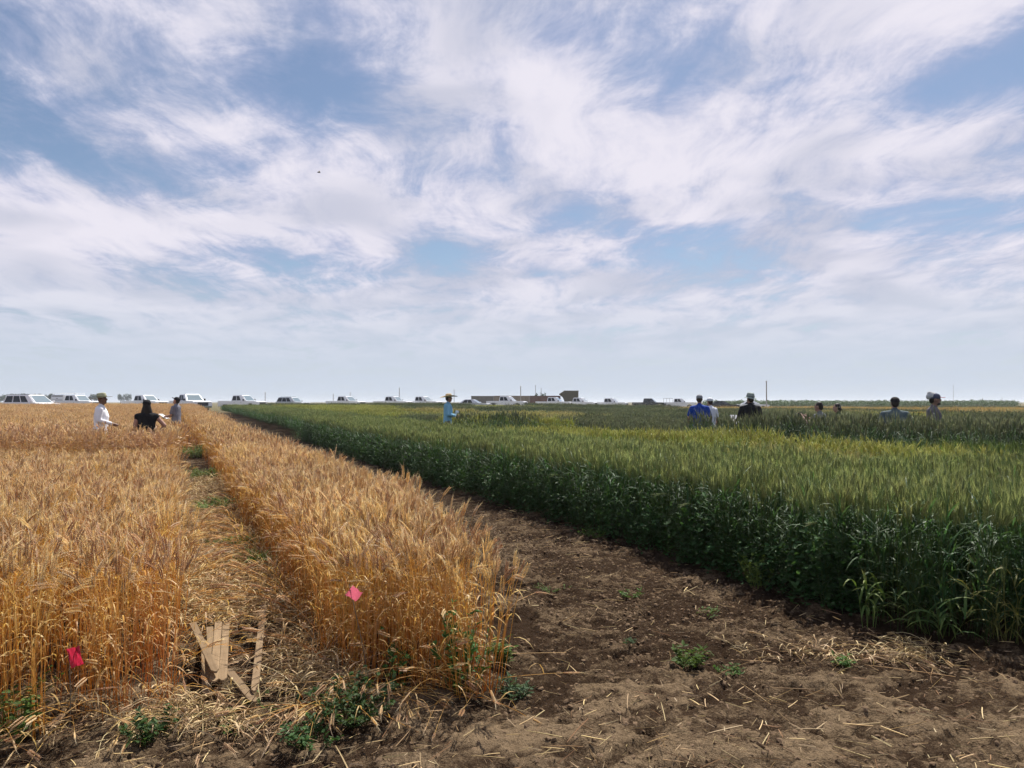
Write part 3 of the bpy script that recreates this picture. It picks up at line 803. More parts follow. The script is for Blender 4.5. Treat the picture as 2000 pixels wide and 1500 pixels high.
def lath(label, a, b, wdt=.040, th=.011, roll=0.0):
    """survey lath lying from a (square end) to b (pointed end)"""
    A = gpt(*a); B = gpt(*b); L = (B - A).length
    pt = .035
    V = []
    for z in (-th / 2, th / 2):
        V += [(-wdt / 2, 0, z), (wdt / 2, 0, z), (wdt / 2, L - pt, z), (wdt * .12, L, z), (-wdt * .12, L, z), (-wdt / 2, L - pt, z)]
    F = [(0, 1, 2, 3, 4, 5)[::-1], tuple(range(6, 12))] + [(i, (i + 1) % 6, 6 + (i + 1) % 6, 6 + i) for i in range(6)]
    mb = MB(); mb.add(V, F, (1, 1, 1)); o = mb.build('wooden_lath', M_wood, None, False, .0015)
    o.location = A; yv = (B - A).normalized(); xv = yv.cross(Vector((0, 0, 1))).normalized(); zv = xv.cross(yv)
    o.rotation_euler = (Matrix((xv, yv, zv)).transposed().to_4x4() @ Matrix.Rotation(roll, 4, 'Y')).to_euler()
    tag(o, label, 'lath', 'pointed wooden laths lying in the alley')
lath('weathered lath lying slanted across the top of the pile, leftmost upper end', (381, 1214, .165), (427, 1308, .155), roll=.1)
lath('shortest-looking clean yellowish lath in the middle of the pile', (414, 1222, .12), (421, 1312, .105), .042)
lath('broad pale lath in the pile with a squared upper end standing highest', (431, 1212, .125), (423, 1327, .115), .044, roll=-.06)
lath('greyish lath on the right side of the pile, speckled with straw shadows', (446, 1212, .11), (440, 1325, .105), .044, roll=.05)
lath('pointed lath poking out lowest beneath the pile, half in shadow', (404, 1245, .085), (410, 1352, .06), .044)
lath('lath lying askew to the lower right of the pile', (450, 1303, .10), (503, 1366, .075), .044)
lath('grey lath lying apart beside the golden strip, partly covered in straw', (518, 1180, .13), (502, 1345, .10), .040, roll=.2)

# ------------------------------------------------------------------ pin flags
def flag_mat(name, col):
    m = bpy.data.materials.new(name); m.use_nodes = True
    t = NT(m.node_tree); b = t.n['Principled BSDF']; out = t.n['Material Output']
    tcn = t.new('ShaderNodeTexCoord'); nz = t.noise(tcn.outputs['Object'], 40, 4, .6)
    c = t.mix(nz, c4([x * .8 for x in col]), c4(col)); t.l.new(c, b.inputs['Base Color']); b.inputs['Roughness'].default_value = .35
    tr = t.new('ShaderNodeBsdfTranslucent'); t.l.new(c, tr.inputs[0])
    ms = t.new('ShaderNodeMixShader'); ms.inputs[0].default_value = .45
    t.l.new(b.outputs[0], ms.inputs[1]); t.l.new(tr.outputs[0], ms.inputs[2]); t.l.new(ms.outputs[0], out.inputs[0])
    return m
M_pink = flag_mat('pink_film', (.80, .17, .26)); M_red = flag_mat('red_pink_film', (.62, .03, .08))
M_wire = plain('flag_wire', (.30, .30, .31), rough=.4, metal=.9)
def pin_flag(label, px, py, Y, mat, w_, h_, rot, lean):
    z = CAMZ - (py - HOR) * Y / FPX; x = xat(px, Y)
    root = empty('pin_flag', (x + lean[0], Y + lean[1], gz(x, Y))); tag(root, label, 'flag', 'pink pin flags marking the wheat plots')
    top = Vector((-lean[0], -lean[1], z - root.location.z))
    mb = MB(); mb.tube([(0, 0, -.03), top * .5 + Vector((.006, 0, 0)), top + Vector((0, 0, h_ * .5))], .0024, 5, (1, 1, 1)); mb.build('wire_staff', M_wire, root)
    f = MB(); n = 8; V = []; F = []
    for i in range(n + 1):
        for j in range(5):
            u = i / n; v = j / 4 - .5
            wv = .012 * math.sin(u * 5 + v * 3) * u + .006 * math.sin(u * 11 + v * 5)
            pnt = Vector((u * w_, wv, v * h_)); V.append(pnt)
    for i in range(n):
        for j in range(4): a = i * 5 + j; F.append((a, a + 5, a + 6, a + 1))
    M_ = Euler(rot).to_matrix(); V = [top + M_ @ q for q in V]
    f.add(V, F, (1, 1, 1)); f.build('flag', mat, root, True)
pin_flag('light pink crumpled flag sticking out of the golden strip front', 684, 1150, 4.02, M_pink, .066, .066, (R(15), R(38), R(12)), (.09, .16))
pin_flag('red-pink flag half hidden among stems of the left golden plot', 142, 1282, 3.60, M_red, .055, .10, (R(8), R(-12), R(20)), (-.02, .05))

# ------------------------------------------------------------------ people
tmp_scene = bpy.data.scenes.new('tmp_scene')
def ball(V, F, c, r):
    b = len(V); n, m = 10, 7
    for i in range(m + 1):
        th = math.pi * i / m
        for j in range(n):
            ph = 2 * math.pi * j / n
            V.append((c[0] + r[0] * math.sin(th) * math.cos(ph), c[1] + r[1] * math.sin(th) * math.sin(ph), c[2] + r[2] * math.cos(th)))
    for i in range(m):
        for j in range(n): F.append((b + i * n + j, b + i * n + (j + 1) % n, b + (i + 1) * n + (j + 1) % n, b + (i + 1) * n + j))
def limb(V, F, a, b_, ra, rb, n=10):
    a = Vector(a); b_ = Vector(b_); d = b_ - a
    if d.length < 1e-6: return
    u = d.orthogonal().normalized(); w2 = d.normalized().cross(u); b0 = len(V)
    for p, r in ((a, ra), (b_, rb)):
        for j in range(n):
            t = 2 * math.pi * j / n; V.append(tuple(p + (u * math.cos(t) + w2 * math.sin(t)) * r))
    for j in range(n): F.append((b0 + j, b0 + (j + 1) % n, b0 + n + (j + 1) % n, b0 + n + j))
    F.append(tuple(b0 + j for j in range(n))[::-1]); F.append(tuple(b0 + n + j for j in range(n)))
    ball(V, F, a, (ra,) * 3); ball(V, F, b_, (rb,) * 3)
def loft(V, F, rings, n=18):
    b0 = len(V)
    for (cx, cy_, cz, rx, ry) in rings:
        for j in range(n):
            t = 2 * math.pi * j / n
            ct, st_ = math.cos(t), math.sin(t)
            V.append((cx + rx * math.copysign(abs(ct) ** .85, ct), cy_ + ry * math.copysign(abs(st_) ** .85, st_), cz))
    k = len(rings)
    for i in range(k - 1):
        for j in range(n): F.append((b0 + i * n + j, b0 + i * n + (j + 1) % n, b0 + (i + 1) * n + (j + 1) % n, b0 + (i + 1) * n + j))
    F.append(tuple(b0 + j for j in range(n))[::-1]); F.append(tuple(b0 + (k - 1) * n + j for j in range(n)))
def fused(name, V, F, vox, extra=None):
    """one continuous surface grown from overlapping volumes"""
    me = bpy.data.meshes.new(name); me.from_pydata([tuple(v) for v in V], [], F)
    o = bpy.data.objects.new(name + '_src', me); tmp_scene.collection.objects.link(o)
    md = o.modifiers.new('r', 'REMESH'); md.mode = 'VOXEL'; md.voxel_size = vox
    sm = o.modifiers.new('s', 'SMOOTH'); sm.factor = .5; sm.iterations = 3
    vl = tmp_scene.view_layers[0]; vl.update(); dg = vl.depsgraph
    m2 = bpy.data.meshes.new_from_object(o.evaluated_get(dg)); m2.name = name
    bpy.data.objects.remove(o); bpy.data.meshes.remove(me)
    if extra and extra[0]:
        bm = bmesh.new(); bm.from_mesh(m2)
        vs_ = [bm.verts.new(v) for v in extra[0]]
        for f in extra[1]:
            try: bm.faces.new([vs_[i] for i in f])
            except ValueError: pass
        bm.to_mesh(m2); bm.free()
    m2.polygons.foreach_set('use_smooth', [True] * len(m2.polygons)); m2.update()
    return m2
_mats = {}
def cloth(col, rough=.85):
    k = ('c',) + tuple(col)
    if k not in _mats: _mats[k] = plain('cloth', col, rough=rough, spec=.2, var=.15, scale=12, bump=.25, bscale=160)
    return _mats[k]
def skin_mat(col):
    k = ('s',) + tuple(col)
    if k in _mats: return _mats[k]
    m = bpy.data.materials.new('skin'); m.use_nodes = True
    t = NT(m.node_tree); b = t.n['Principled BSDF']
    a = t.new('ShaderNodeAttribute', attribute_name='face')
    tcn = t.new('ShaderNodeTexCoord'); nz = t.noise(tcn.outputs['Object'], 18, 4, .6)
    c = t.mix(nz, c4([x * .88 for x in col]), c4([min(1, x * 1.1) for x in col]))
    c = t.mix(a.outputs['Fac'], c, (.03, .02, .016, 1))
    t.l.new(c, b.inputs['Base Color']); b.inputs['Roughness'].default_value = .55
    b.inputs['Subsurface Weight'].default_value = 0.0
    _mats[k] = m; return m

def person(label, X, Y, face, H=1.76, wide=1.0, lean=0.0, skin=(.36, .20, .13), shirt=(.8, .8, .85), sleeve='long', trousers=(.10, .11, .14),
           armL=((-.27, -.02, 1.15), (-.26, .08, .92)), armR=((.27, -.02, 1.15), (.26, .08, .92)), head=(0, 0), hair=(.03, .02, .015), hairlen=0, hat=None, hatcol=None, brimcol=None, crouch=0.0, beard=False):
    """face: heading in radians, 0 = looking along +Y (away from the camera), positive turns to the left"""
    k = H / 1.76
    root = empty('person', (X, Y, float(base_z(X, Y)) - crouch), face)
    tag(root, label, 'person', 'visitors standing in the wheat plots')
    cl, sl_ = math.cos(lean), math.sin(lean)
    def T(p):
        x, y, z = p
        if z > .95:
            dz = z - .95; y, z = y * cl + dz * sl_, .95 + dz * cl - y * sl_
        return Vector((x * k, y * k, z * k))
    hy, hp = head
    Hm = Matrix.Rotation(hy, 3, 'Z') @ Matrix.Rotation(-hp, 3, 'X')
    hc = Vector((0, .02, 1.535))
    def TH(p): return T(hc + Hm @ (Vector(p)))
    def xf(V, fn): return [fn(v) for v in V]
    w_ = wide
    legs = [[(sx * .095 * w_, 0, .90), (sx * .11 * w_, .025, .50), (sx * .115 * w_, -.02, .085)] for sx in (-1, 1)]
    torso = [(0, 0, .86, .165 * w_, .115 * w_), (0, 0, .98, .158 * w_, .112 * w_), (0, .005, 1.10, .152 * w_, .11 * w_), (0, .01, 1.25, .172 * w_, .118 * w_), (0, 0, 1.36, .180 * w_, .112), (0, -.01, 1.42, .15 * w_, .09), (0, -.01, 1.47, .075, .065)]
    # ---- body
    V = []; F = []
    loft(V, F, torso)
    for L in legs:
        limb(V, F, L[0], L[1], .082 * w_, .056); limb(V, F, L[1], L[2], .054, .038); limb(V, F, L[2], (L[2][0], L[2][1] + .15, .045), .042, .036)
    for sx in (-1, 1): limb(V, F, (0, -.012, 1.425), (sx * .165 * w_, -.008, 1.395), .062, .060)
    shs = []
    for sx, arm in ((-1, armL), (1, armR)):
        s0 = (sx * .185 * w_, -.005, 1.40); e, h_ = arm
        limb(V, F, s0, e, .054, .042); limb(V, F, e, h_, .041, .027)
        hd = (Vector(h_) - Vector(e)).normalized(); pe = Vector(h_) + hd * .075
        limb(V, F, h_, pe, .030, .032)
        shs.append((sx, s0, e, h_, hd, pe))
    limb(V, F, (0, -.01, 1.44), (0, .012, 1.56), .058, .052)
    body = xf(V, T); BF = list(F)
    V = []; F = []
    ball(V, F, (0, 0, .105), (.074, .094, .112)); ball(V, F, (0, .030, .045), (.055, .060, .062)); ball(V, F, (0, .098, .088), (.013, .022, .022)); ball(V, F, (0, .058, .012), (.03, .032, .026))
    for sx in (-1, 1): ball(V, F, (sx * .076, -.005, .10), (.012, .022, .033))
    b0 = len(body); body += xf(V, TH); BF += [tuple(i + b0 for i in f) for f in F]
    fv = []; ff = []
    for sx, s0, e, h_, hd, pe in shs:
        side = hd.cross(Vector((0, 1, .2)));
        if side.length < .2: side = hd.cross(Vector((1, 0, 0)))
        side.normalize(); nrm = side.cross(hd).normalized()
        for i, (off, fl) in enumerate(((-.027, .062), (-.009, .078), (.009, .082), (.026, .072))):
            a_ = pe + side * off; b_ = a_ + hd * fl * .55 + nrm * .006; c_ = b_ + (hd * .7 + nrm * .7).normalized() * fl * .45
            q = []; limb(q, ff_ := [], a_, b_, .0095, .0085, 6); limb(q, ff_, b_, c_, .0085, .007, 6)
            o0 = len(fv); fv += [T(v) for v in q]; ff += [tuple(j + o0 for j in f) for f in ff_]
        a_ = Vector(h_) + hd * .02 - side * .028; b_ = a_ - side * .03 + hd * .03; c_ = b_ + hd * .032 + nrm * .012
        q = []; limb(q, ff_ := [], a_, b_, .012, .0105, 6); limb(q, ff_, b_, c_, .010, .008, 6)
        o0 = len(fv); fv += [T(v) for v in q]; ff += [tuple(j + o0 for j in f) for f in ff_]
    me = fused('body', body, BF, .014, (fv, ff))
    at = me.attributes.new('face', 'FLOAT', 'POINT')
    marks = [(TH((sx * .031, .088, .112)), .011) for sx in (-1, 1)] + [(TH((sx * .031, .090, .132)), .010) for sx in (-1, 1)] + [(TH((0, .09, .040)), .009), (TH((sx_ := .014, .088, .040)), .008), (TH((-.014, .088, .040)), .008)]
    co = np.zeros(len(me.vertices) * 3, np.float32); me.vertices.foreach_get('co', co); co = co.reshape(-1, 3)
    val = np.zeros(len(co), np.float32)
    for c_, r_ in marks: val = np.maximum(val, (np.linalg.norm(co - np.array(c_), axis=1) < r_ * 1.25).astype(np.float32) * .8)
    at.data.foreach_set('value', val)
    link_mesh('body', me, skin_mat(skin), root)
    # ---- shirt
    V = []; F = []
    g = .016
    loft(V, F, [(cx, cy_, z if i else .84, rx + g, ry + g) for i, (cx, cy_, z, rx, ry) in enumerate(torso[:-1])] + [(0, -.01, 1.475, .085, .075)])
    for sx, s0, e, h_, hd, pe in shs:
        if sleeve == 'cap': limb(V, F, s0, Vector(s0).lerp(Vector(e), .18), .066, .058)
        elif sleeve == 'short': limb(V, F, s0, Vector(s0).lerp(Vector(e), .72), .070, .064)
        else:
            limb(V, F, s0, e, .070, .058); limb(V, F, e, Vector(e).lerp(Vector(h_), .93), .058, .042)
    limb(V, F, (0, -.012, 1.45), (0, -.005, 1.497), .070, .062)
    for sx in (-1, 1): limb(V, F, (0, -.014, 1.43), (sx * .17 * w_, -.008, 1.395), .076, .074); limb(V, F, (sx * .05, -.03, 1.40), (sx * .10 * w_, -.03, 1.15), .10, .085)
    link_mesh('shirt', fused('shirt', xf(V, T), F, .016), cloth(shirt), root)
    # ---- trousers and shoes
    V = []; F = []
    loft(V, F, [(0, 0, .80, .172 * w_, .125 * w_), (0, 0, .90, .178 * w_, .126 * w_), (0, 0, .985, .168 * w_, .122 * w_)])
    for L in legs: limb(V, F, L[0], L[1], .098 * w_, .075); limb(V, F, L[1], (L[2][0], L[2][1], .10), .073, .060)
    link_mesh('trousers', fused('trousers', [Vector(v) * k for v in V], F, .022), cloth(trousers), root)
    for L in legs:
        V = []; F = []; limb(V, F, (L[2][0], L[2][1] - .02, .055), (L[2][0], L[2][1] + .17, .045), .055, .045)
        link_mesh('shoe', fused('shoe', [Vector((v[0], v[1], max(v[2], .004))) * k for v in V], F, .018), cloth((.06, .045, .035)), root)
    # ---- hair
    if hairlen >= 0:
        V = []; F = []
        ball(V, F, (0, -.016, .128), (.083, .096, .104))
        if hairlen > 0:
            limb(V, F, (0, -.05, .10), (0, -.075, .12 - hairlen), .066, .060); limb(V, F, (-.045, -.03, .08), (-.075, -.05, .13 - hairlen * .9), .040, .045); limb(V, F, (.045, -.03, .08), (.07, -.06, .12 - hairlen * .8), .040, .048); limb(V, F, (.03, -.08, .0), (.05, -.09, .10 - hairlen), .04, .03)
        else: ball(V, F, (0, -.045, .075), (.070, .062, .06))
        hm = fused('hair', xf(V, TH), F, .014)
        link_mesh('hair', hm, cloth(hair, .5), root)
    if beard:
        V = []; F = []; ball(V, F, (0, .046, .018), (.052, .052, .036)); link_mesh('beard', fused('beard', xf(V, TH), F, .012), cloth(hair, .7), root)
    # ---- headwear
    if hat == 'cap':
        V = []; F = []; loft(V, F, [(0, -.005, .125, .085, .105), (0, -.005, .165, .086, .106), (0, -.008, .20, .075, .09), (0, -.01, .225, .045, .05), (0, -.01, .234, .012, .012)])
        h = link_mesh('cap', fused('cap', xf(V, TH), F, .012), cloth(hatcol), root)
        V = []; F = []
        loft(V, F, [(0, .115, .138, .070, .068), (0, .118, .148, .070, .070)])
        link_mesh('brim', fused('brim', xf(V, TH), F, .008), cloth(brimcol or hatcol), h)
    elif hat in ('brim', 'straw', 'bucket'):
        br = {'straw': .245, 'brim': .195, 'bucket': .135}[hat]
        V = []; F = []; loft(V, F, [(0, 0, .135, .088, .106), (0, 0, .20, .084, .100), (0, 0, .245, .068, .084), (0, 0, .252, .03, .04)])
        h = link_mesh('hat_crown', fused('hat_crown', xf(V, TH), F, .012), cloth(hatcol), root)
        V = []; F = []; n = 28; b0 = 0
        for z_, rr_ in ((0, .80), (1, .80)):
            pass
        for lay in (0, 1):
            for ri in range(5):
                rr_ = .085 + (br - .085) * ri / 4
                for j in range(n):
                    t = 2 * math.pi * j / n
                    up = (.045 * abs(math.cos(t)) ** 2 if hat == 'straw' else .012 * abs(math.cos(t))) * (ri / 4) ** 2 - ((.015 if hat == 'brim' else .035) * (ri / 4) if hat != 'straw' else .012 * (ri / 4) * abs(math.sin(t)))
                    V.append((rr_ * math.cos(t), rr_ * 1.12 * math.sin(t), .145 + up + lay * .006))
        for lay in (0, 1):
            for ri in range(4):
                for j in range(n):
                    a_ = lay * 5 * n + ri * n + j; b_ = lay * 5 * n + ri * n + (j + 1) % n
                    F.append((a_, b_, b_ + n, a_ + n))
        for j in range(n): a_ = 4 * n + j; b_ = 4 * n + (j + 1) % n; F.append((a_, b_, b_ + 5 * n, a_ + 5 * n))
        m_ = bpy.data.meshes.new('brim'); m_.from_pydata([tuple(v) for v in xf(V, TH)], [], F)
        m_.polygons.foreach_set('use_smooth', [True] * len(m_.polygons))
        link_mesh('brim', m_, cloth(brimcol or hatcol), h)
        V = []; F = []; loft(V, F, [(0, 0, .152, .092, .110), (0, 0, .176, .090, .108)])
        link_mesh('hat_band', fused('hat_band', xf(V, TH), F, .010), cloth([x * .45 for x in hatcol]), h)
    elif hat == 'bandana':
        V = []; F = []; loft(V, F, [(0, -.005, .115, .086, .106), (0, -.008, .165, .088, .108), (0, -.01, .205, .076, .09), (0, -.01, .228, .03, .04)])
        h = link_mesh('cap', fused('cap', xf(V, TH), F, .012), cloth((.06, .07, .12)), root)
        V = []; F = []; loft(V, F, [(0, .115, .135, .068, .070), (0, .118, .145, .068, .072)])
        link_mesh('brim', fused('brim', xf(V, TH), F, .008), cloth((.45, .04, .05)), h)
        V = []; F = []; ball(V, F, (0, -.045, .17), (.088, .085, .085)); ball(V, F, (0, -.085, .225), (.055, .055, .045)); ball(V, F, (.02, -.12, .16), (.05, .04, .06))
        link_mesh('head_scarf', fused('head_scarf', xf(V, TH), F, .012), cloth((.42, .43, .44)), root)
    return root, T, TH

def sheet_thing(name, label, cat, root, T, c, rot, w_, h_, mat, th=.006):
    """paper or board held in a hand: stands on its own at its real place"""
    mb = MB(); mb.box((-w_ / 2, -th / 2, -h_ / 2), (w_ / 2, th / 2, h_ / 2))
    o = mb.build(name, mat, None, False, .001)
    Mw = Matrix.Translation(root.location) @ Matrix.Rotation(root.rotation_euler.z, 4, 'Z')
    o.location = Mw @ T(c); o.rotation_euler = (Mw.to_3x3() @ Euler(rot).to_matrix()).to_euler()
    return tag(o, label, cat)
M_paper = plain('paper', (.78, .78, .80), rough=.8, var=.05)
M_board = plain('clipboard', (.50, .52, .55), rough=.6, var=.1)
DOWNL = ((-.25, -.02, 1.14), (-.25, .06, .90)); DOWNR = ((.25, -.02, 1.14), (.25, .06, .90))
# along the left: white shirt, black top, grey shirt
r_, T_, _ = person('person in white long-sleeved shirt and olive brimmed hat among golden wheat', xat(197, 17.2), 17.2, R(-66), 1.78, 1.20, .03, skin=(.16, .085, .055), shirt=(.80, .80, .84), sleeve='long',
       armR=((.25, -.03, 1.16), (.22, .26, 1.08)), armL=((-.25, -.03, 1.15), (-.2, .22, 1.06)), head=(0, -.15), hat='brim', hatcol=(.33, .33, .22), hairlen=-1, trousers=(.2, .2, .22))
r_, T_, _ = person('person in black sleeveless top and dark cap, hand on hip, seen from behind', xat(287, 15.2), 15.2, R(26), 1.64, .98, 0, skin=(.33, .17, .12), shirt=(.008, .008, .010), sleeve='cap',
       armR=((.36, -.06, 1.19), (.20, .06, 1.00)), armL=((-.23, -.02, 1.15), (-.22, .06, .92)), head=(0, -.1), hat='cap', hatcol=(.012, .012, .014), hair=(.016, .012, .010), hairlen=.2, trousers=(.02, .02, .025))
r_, T_, _ = person('person in grey shirt and black cap reading a board at the alley end', xat(345, 24.0), 24.0, R(84), 1.72, .98, .04, skin=(.36, .20, .14), shirt=(.17, .17, .20), sleeve='short',
       armR=((.22, .05, 1.16), (.08, .32, 1.12)), armL=((-.22, .05, 1.16), (-.06, .34, 1.12)), head=(0, -.45), hat='cap', hatcol=(.015, .015, .018), trousers=(.04, .04, .05))
sheet_thing('clipboard', 'light clipboard held by the grey-shirted person at the alley end', 'clipboard', r_, T_, (.0, .42, 1.13), (R(-60), 0, 0), .23, .31, M_board)
# middle: straw hat
r_, T_, _ = person('person in light blue shirt and wide straw hat walking through green plots', xat(874, 23.5), 23.5, R(-74), 1.80, .98, .05, skin=(.30, .16, .11), shirt=(.20, .42, .58), sleeve='long',
       armR=((.24, -.02, 1.13), (.12, .22, 1.10)), armL=((-.24, .02, 1.15), (-.12, .25, 1.12)), head=(0, -.12), hat='straw', hatcol=(.50, .40, .24), trousers=(.05, .07, .12))
sheet_thing('paper_pad', 'white paper pad held by the straw-hatted person', 'paper', r_, T_, (.10, .23, 1.17), (R(-35), R(10), R(20)), .20, .24, M_board)
# right group
r_, T_, _ = person('person in royal blue shirt and grey cap seen from behind', xat(1366, 20.0), 20.0, R(-15), 1.78, 1.04, 0, skin=(.34, .19, .13), shirt=(.012, .05, .28), sleeve='short', armL=((-.29, -.02, 1.15), (-.27, .06, .91)), armR=((.29, -.02, 1.15), (.27, .06, .91)),
       hat='cap', hatcol=(.24, .25, .27), trousers=(.06, .06, .08), hair=(.05, .03, .02))
r_, T_, _ = person('person in pale shirt and white cap partly behind the royal blue shirt', xat(1387, 21.6), 21.6, R(25), 1.70, 1.0, 0, skin=(.34, .19, .13), shirt=(.60, .62, .68), sleeve='short', armL=DOWNL, armR=DOWNR, hat='cap', hatcol=(.62, .64, .66), trousers=(.2, .2, .22))
r_, T_, _ = person('person in black jacket and grey bucket hat holding papers', xat(1466, 18.6), 18.6, R(4), 1.80, 1.10, .06, skin=(.30, .17, .12), shirt=(.008, .008, .012), sleeve='long', armL=((-.28, .06, 1.14), (-.24, .30, 1.12)), armR=((.27, .02, 1.14), (.18, .24, 1.08)),
       head=(.3, -.2), hat='bucket', hatcol=(.26, .30, .28), trousers=(.03, .03, .035))
sheet_thing('paper_sheet', 'white paper held out by the person in black jacket', 'paper', r_, T_, (-.22, .44, 1.14), (R(-35), 0, R(15)), .21, .29, M_paper, .003)
r_, T_, _ = person('person in dull grey shirt raising a camera, sunk in the crop', xat(1602, 17.0), 17.0, R(40), 1.62, 1.0, .05, skin=(.30, .17, .12), shirt=(.15, .16, .15), sleeve='short', armL=((-.33, .12, 1.20), (-.24, .33, 1.42)), armR=((.30, .12, 1.18), (.05, .34, 1.38)),
       head=(.2, -.1), hair=(.02, .016, .012), trousers=(.06, .06, .06), crouch=.02)
def camera_thing(root, T, c):
    Mw = Matrix.Translation(root.location) @ Matrix.Rotation(root.rotation_euler.z, 4, 'Z')
    e = empty('photo_camera', Mw @ T(c), root.rotation_euler.z); tag(e, 'small dark photo camera raised by the dull grey-shirted person', 'camera')
    mk = plain('camera_body', (.02, .02, .022), rough=.5)
    b = MB(); b.box((-.065, -.03, -.045), (.065, .03, .045)); b.box((-.025, -.025, .045), (.025, .025, .068)); b.build('camera_housing', mk, e, False, .004)
    l = MB(); l.tube([(0, .03, 0), (0, .10, 0), (0, .105, 0)], [.036, .036, .030], 14, (1, 1, 1), True); l.build('lens', mk, e, True)
camera_thing(r_, T_, (-.16, .42, 1.45))
r_, T_, _ = person('dark-haired person in olive jacket stooping low in the crop', xat(1646, 18.0), 18.0, R(62), 1.58, .95, .24, skin=(.34, .20, .14), shirt=(.09, .11, .05), sleeve='long', armL=((-.24, .10, 1.13), (-.1, .28, 1.02)), armR=((.24, .10, 1.13), (.1, .28, 1.02)),
       head=(.3, -.3), hair=(.012, .01, .009), hairlen=.05, trousers=(.05, .05, .06))
r_, T_, _ = person('broad person in blue-grey shirt and dark cap seen from behind', xat(1748, 14.9), 14.9, R(-20), 1.70, 1.16, .10, skin=(.34, .19, .14), shirt=(.085, .115, .125), sleeve='short', armL=((-.30, .02, 1.14), (-.2, .2, 1.0)), armR=((.30, .02, 1.14), (.2, .2, 1.0)), head=(.15, -.25),
       hat='cap', hatcol=(.018, .014, .016), trousers=(.07, .08, .1), hair=(.03, .02, .016))
r_, T_, _ = person('bearded person with pale head scarf over a red-brimmed cap, in profile', xat(1822, 14.8), 14.8, R(-114), 1.77, 1.0, .03, skin=(.20, .11, .08), shirt=(.12, .11, .125), sleeve='short', armL=DOWNL, armR=((.25, -.02, 1.15), (.22, .12, .95)), head=(0, -.05),
       hat='bandana', hair=(.02, .015, .012), beard=True, trousers=(.03, .03, .04))
bpy.data.scenes.remove(tmp_scene)

# ------------------------------------------------------------------ vehicles
M_white = plain('white_paint', (.80, .81, .83), rough=.28, var=.04, coat=.6)
M_silver = plain('silver_paint', (.46, .48, .51), rough=.30, metal=.5, var=.06, coat=.6)
M_black = plain('black_paint', (.012, .012, .015), rough=.22, var=.2, coat=.7)
M_glass = plain('tinted_glass', (.010, .012, .016), rough=.12, spec=.25, var=.1)
M_screen = plain('windscreen_glass', (.16, .21, .23), rough=.05, spec=1.0, var=.1, coat=1.0)
M_tyre = plain('tyre_rubber', (.02, .02, .021), rough=.9, var=.3, bump=.3)
M_rim = plain('wheel_alloy', (.45, .46, .48), rough=.3, metal=.8)
M_trim = plain('black_trim', (.025, .025, .028), rough=.6)
M_chrome = plain('chrome', (.72, .73, .75), rough=.12, metal=1.0, var=.03)
M_lamp = plain('lamp_lens', (.80, .82, .84), rough=.08, var=.05, coat=1.0)
M_tail = plain('tail_lamp', (.35, .02, .02), rough=.2, var=.1)
def prism(mb, outline, y0, y1):
    n = len(outline)
    V = [(x, y0, z) for x, z in outline] + [(x, y1, z) for x, z in outline]
    mb.add(V, [tuple(range(n)), tuple(range(n, 2 * n))[::-1]] + [(i, n + i, n + (i + 1) % n, (i + 1) % n) for i in range(n)], (1, 1, 1))
def arch(cx, r, z0, n=7):
    """wheel arch points from rear to front, over the wheel"""
    return [(cx - r * math.cos(math.pi * i / (n - 1)), z0 + r * 1.02 * math.sin(math.pi * i / (n - 1))) for i in range(n)]
SPEC = dict(
    pickup=dict(front=2.92, rear=-2.92, wx=(1.86, -1.80), wr=.41, bz=.48, belt=1.22, hood=1.20, cowl=1.30, gx=(-.98, 1.28), tx=(-.86, .50), top=1.93, w=1.0, tw=.76, bed=(-2.84, -1.02)),
    van=dict(front=2.55, rear=-2.58, wx=(1.58, -1.50), wr=.34, bz=.32, belt=1.02, hood=.98, cowl=1.55, gx=(-2.50, 1.72), tx=(-2.22, .62), top=1.77, w=.98, tw=.74, bed=None),
    suv=dict(front=2.45, rear=-2.40, wx=(1.50, -1.42), wr=.37, bz=.36, belt=1.08, hood=1.06, cowl=1.05, gx=(-2.32, 1.12), tx=(-2.00, .28), top=1.78, w=.96, tw=.72, bed=None),
    sedan=dict(front=2.42, rear=-2.42, wx=(1.45, -1.42), wr=.33, bz=.26, belt=.92, hood=.90, cowl=1.05, gx=(-1.85, 1.10), tx=(-1.05, .15), top=1.45, w=.92, tw=.64, bed=None))
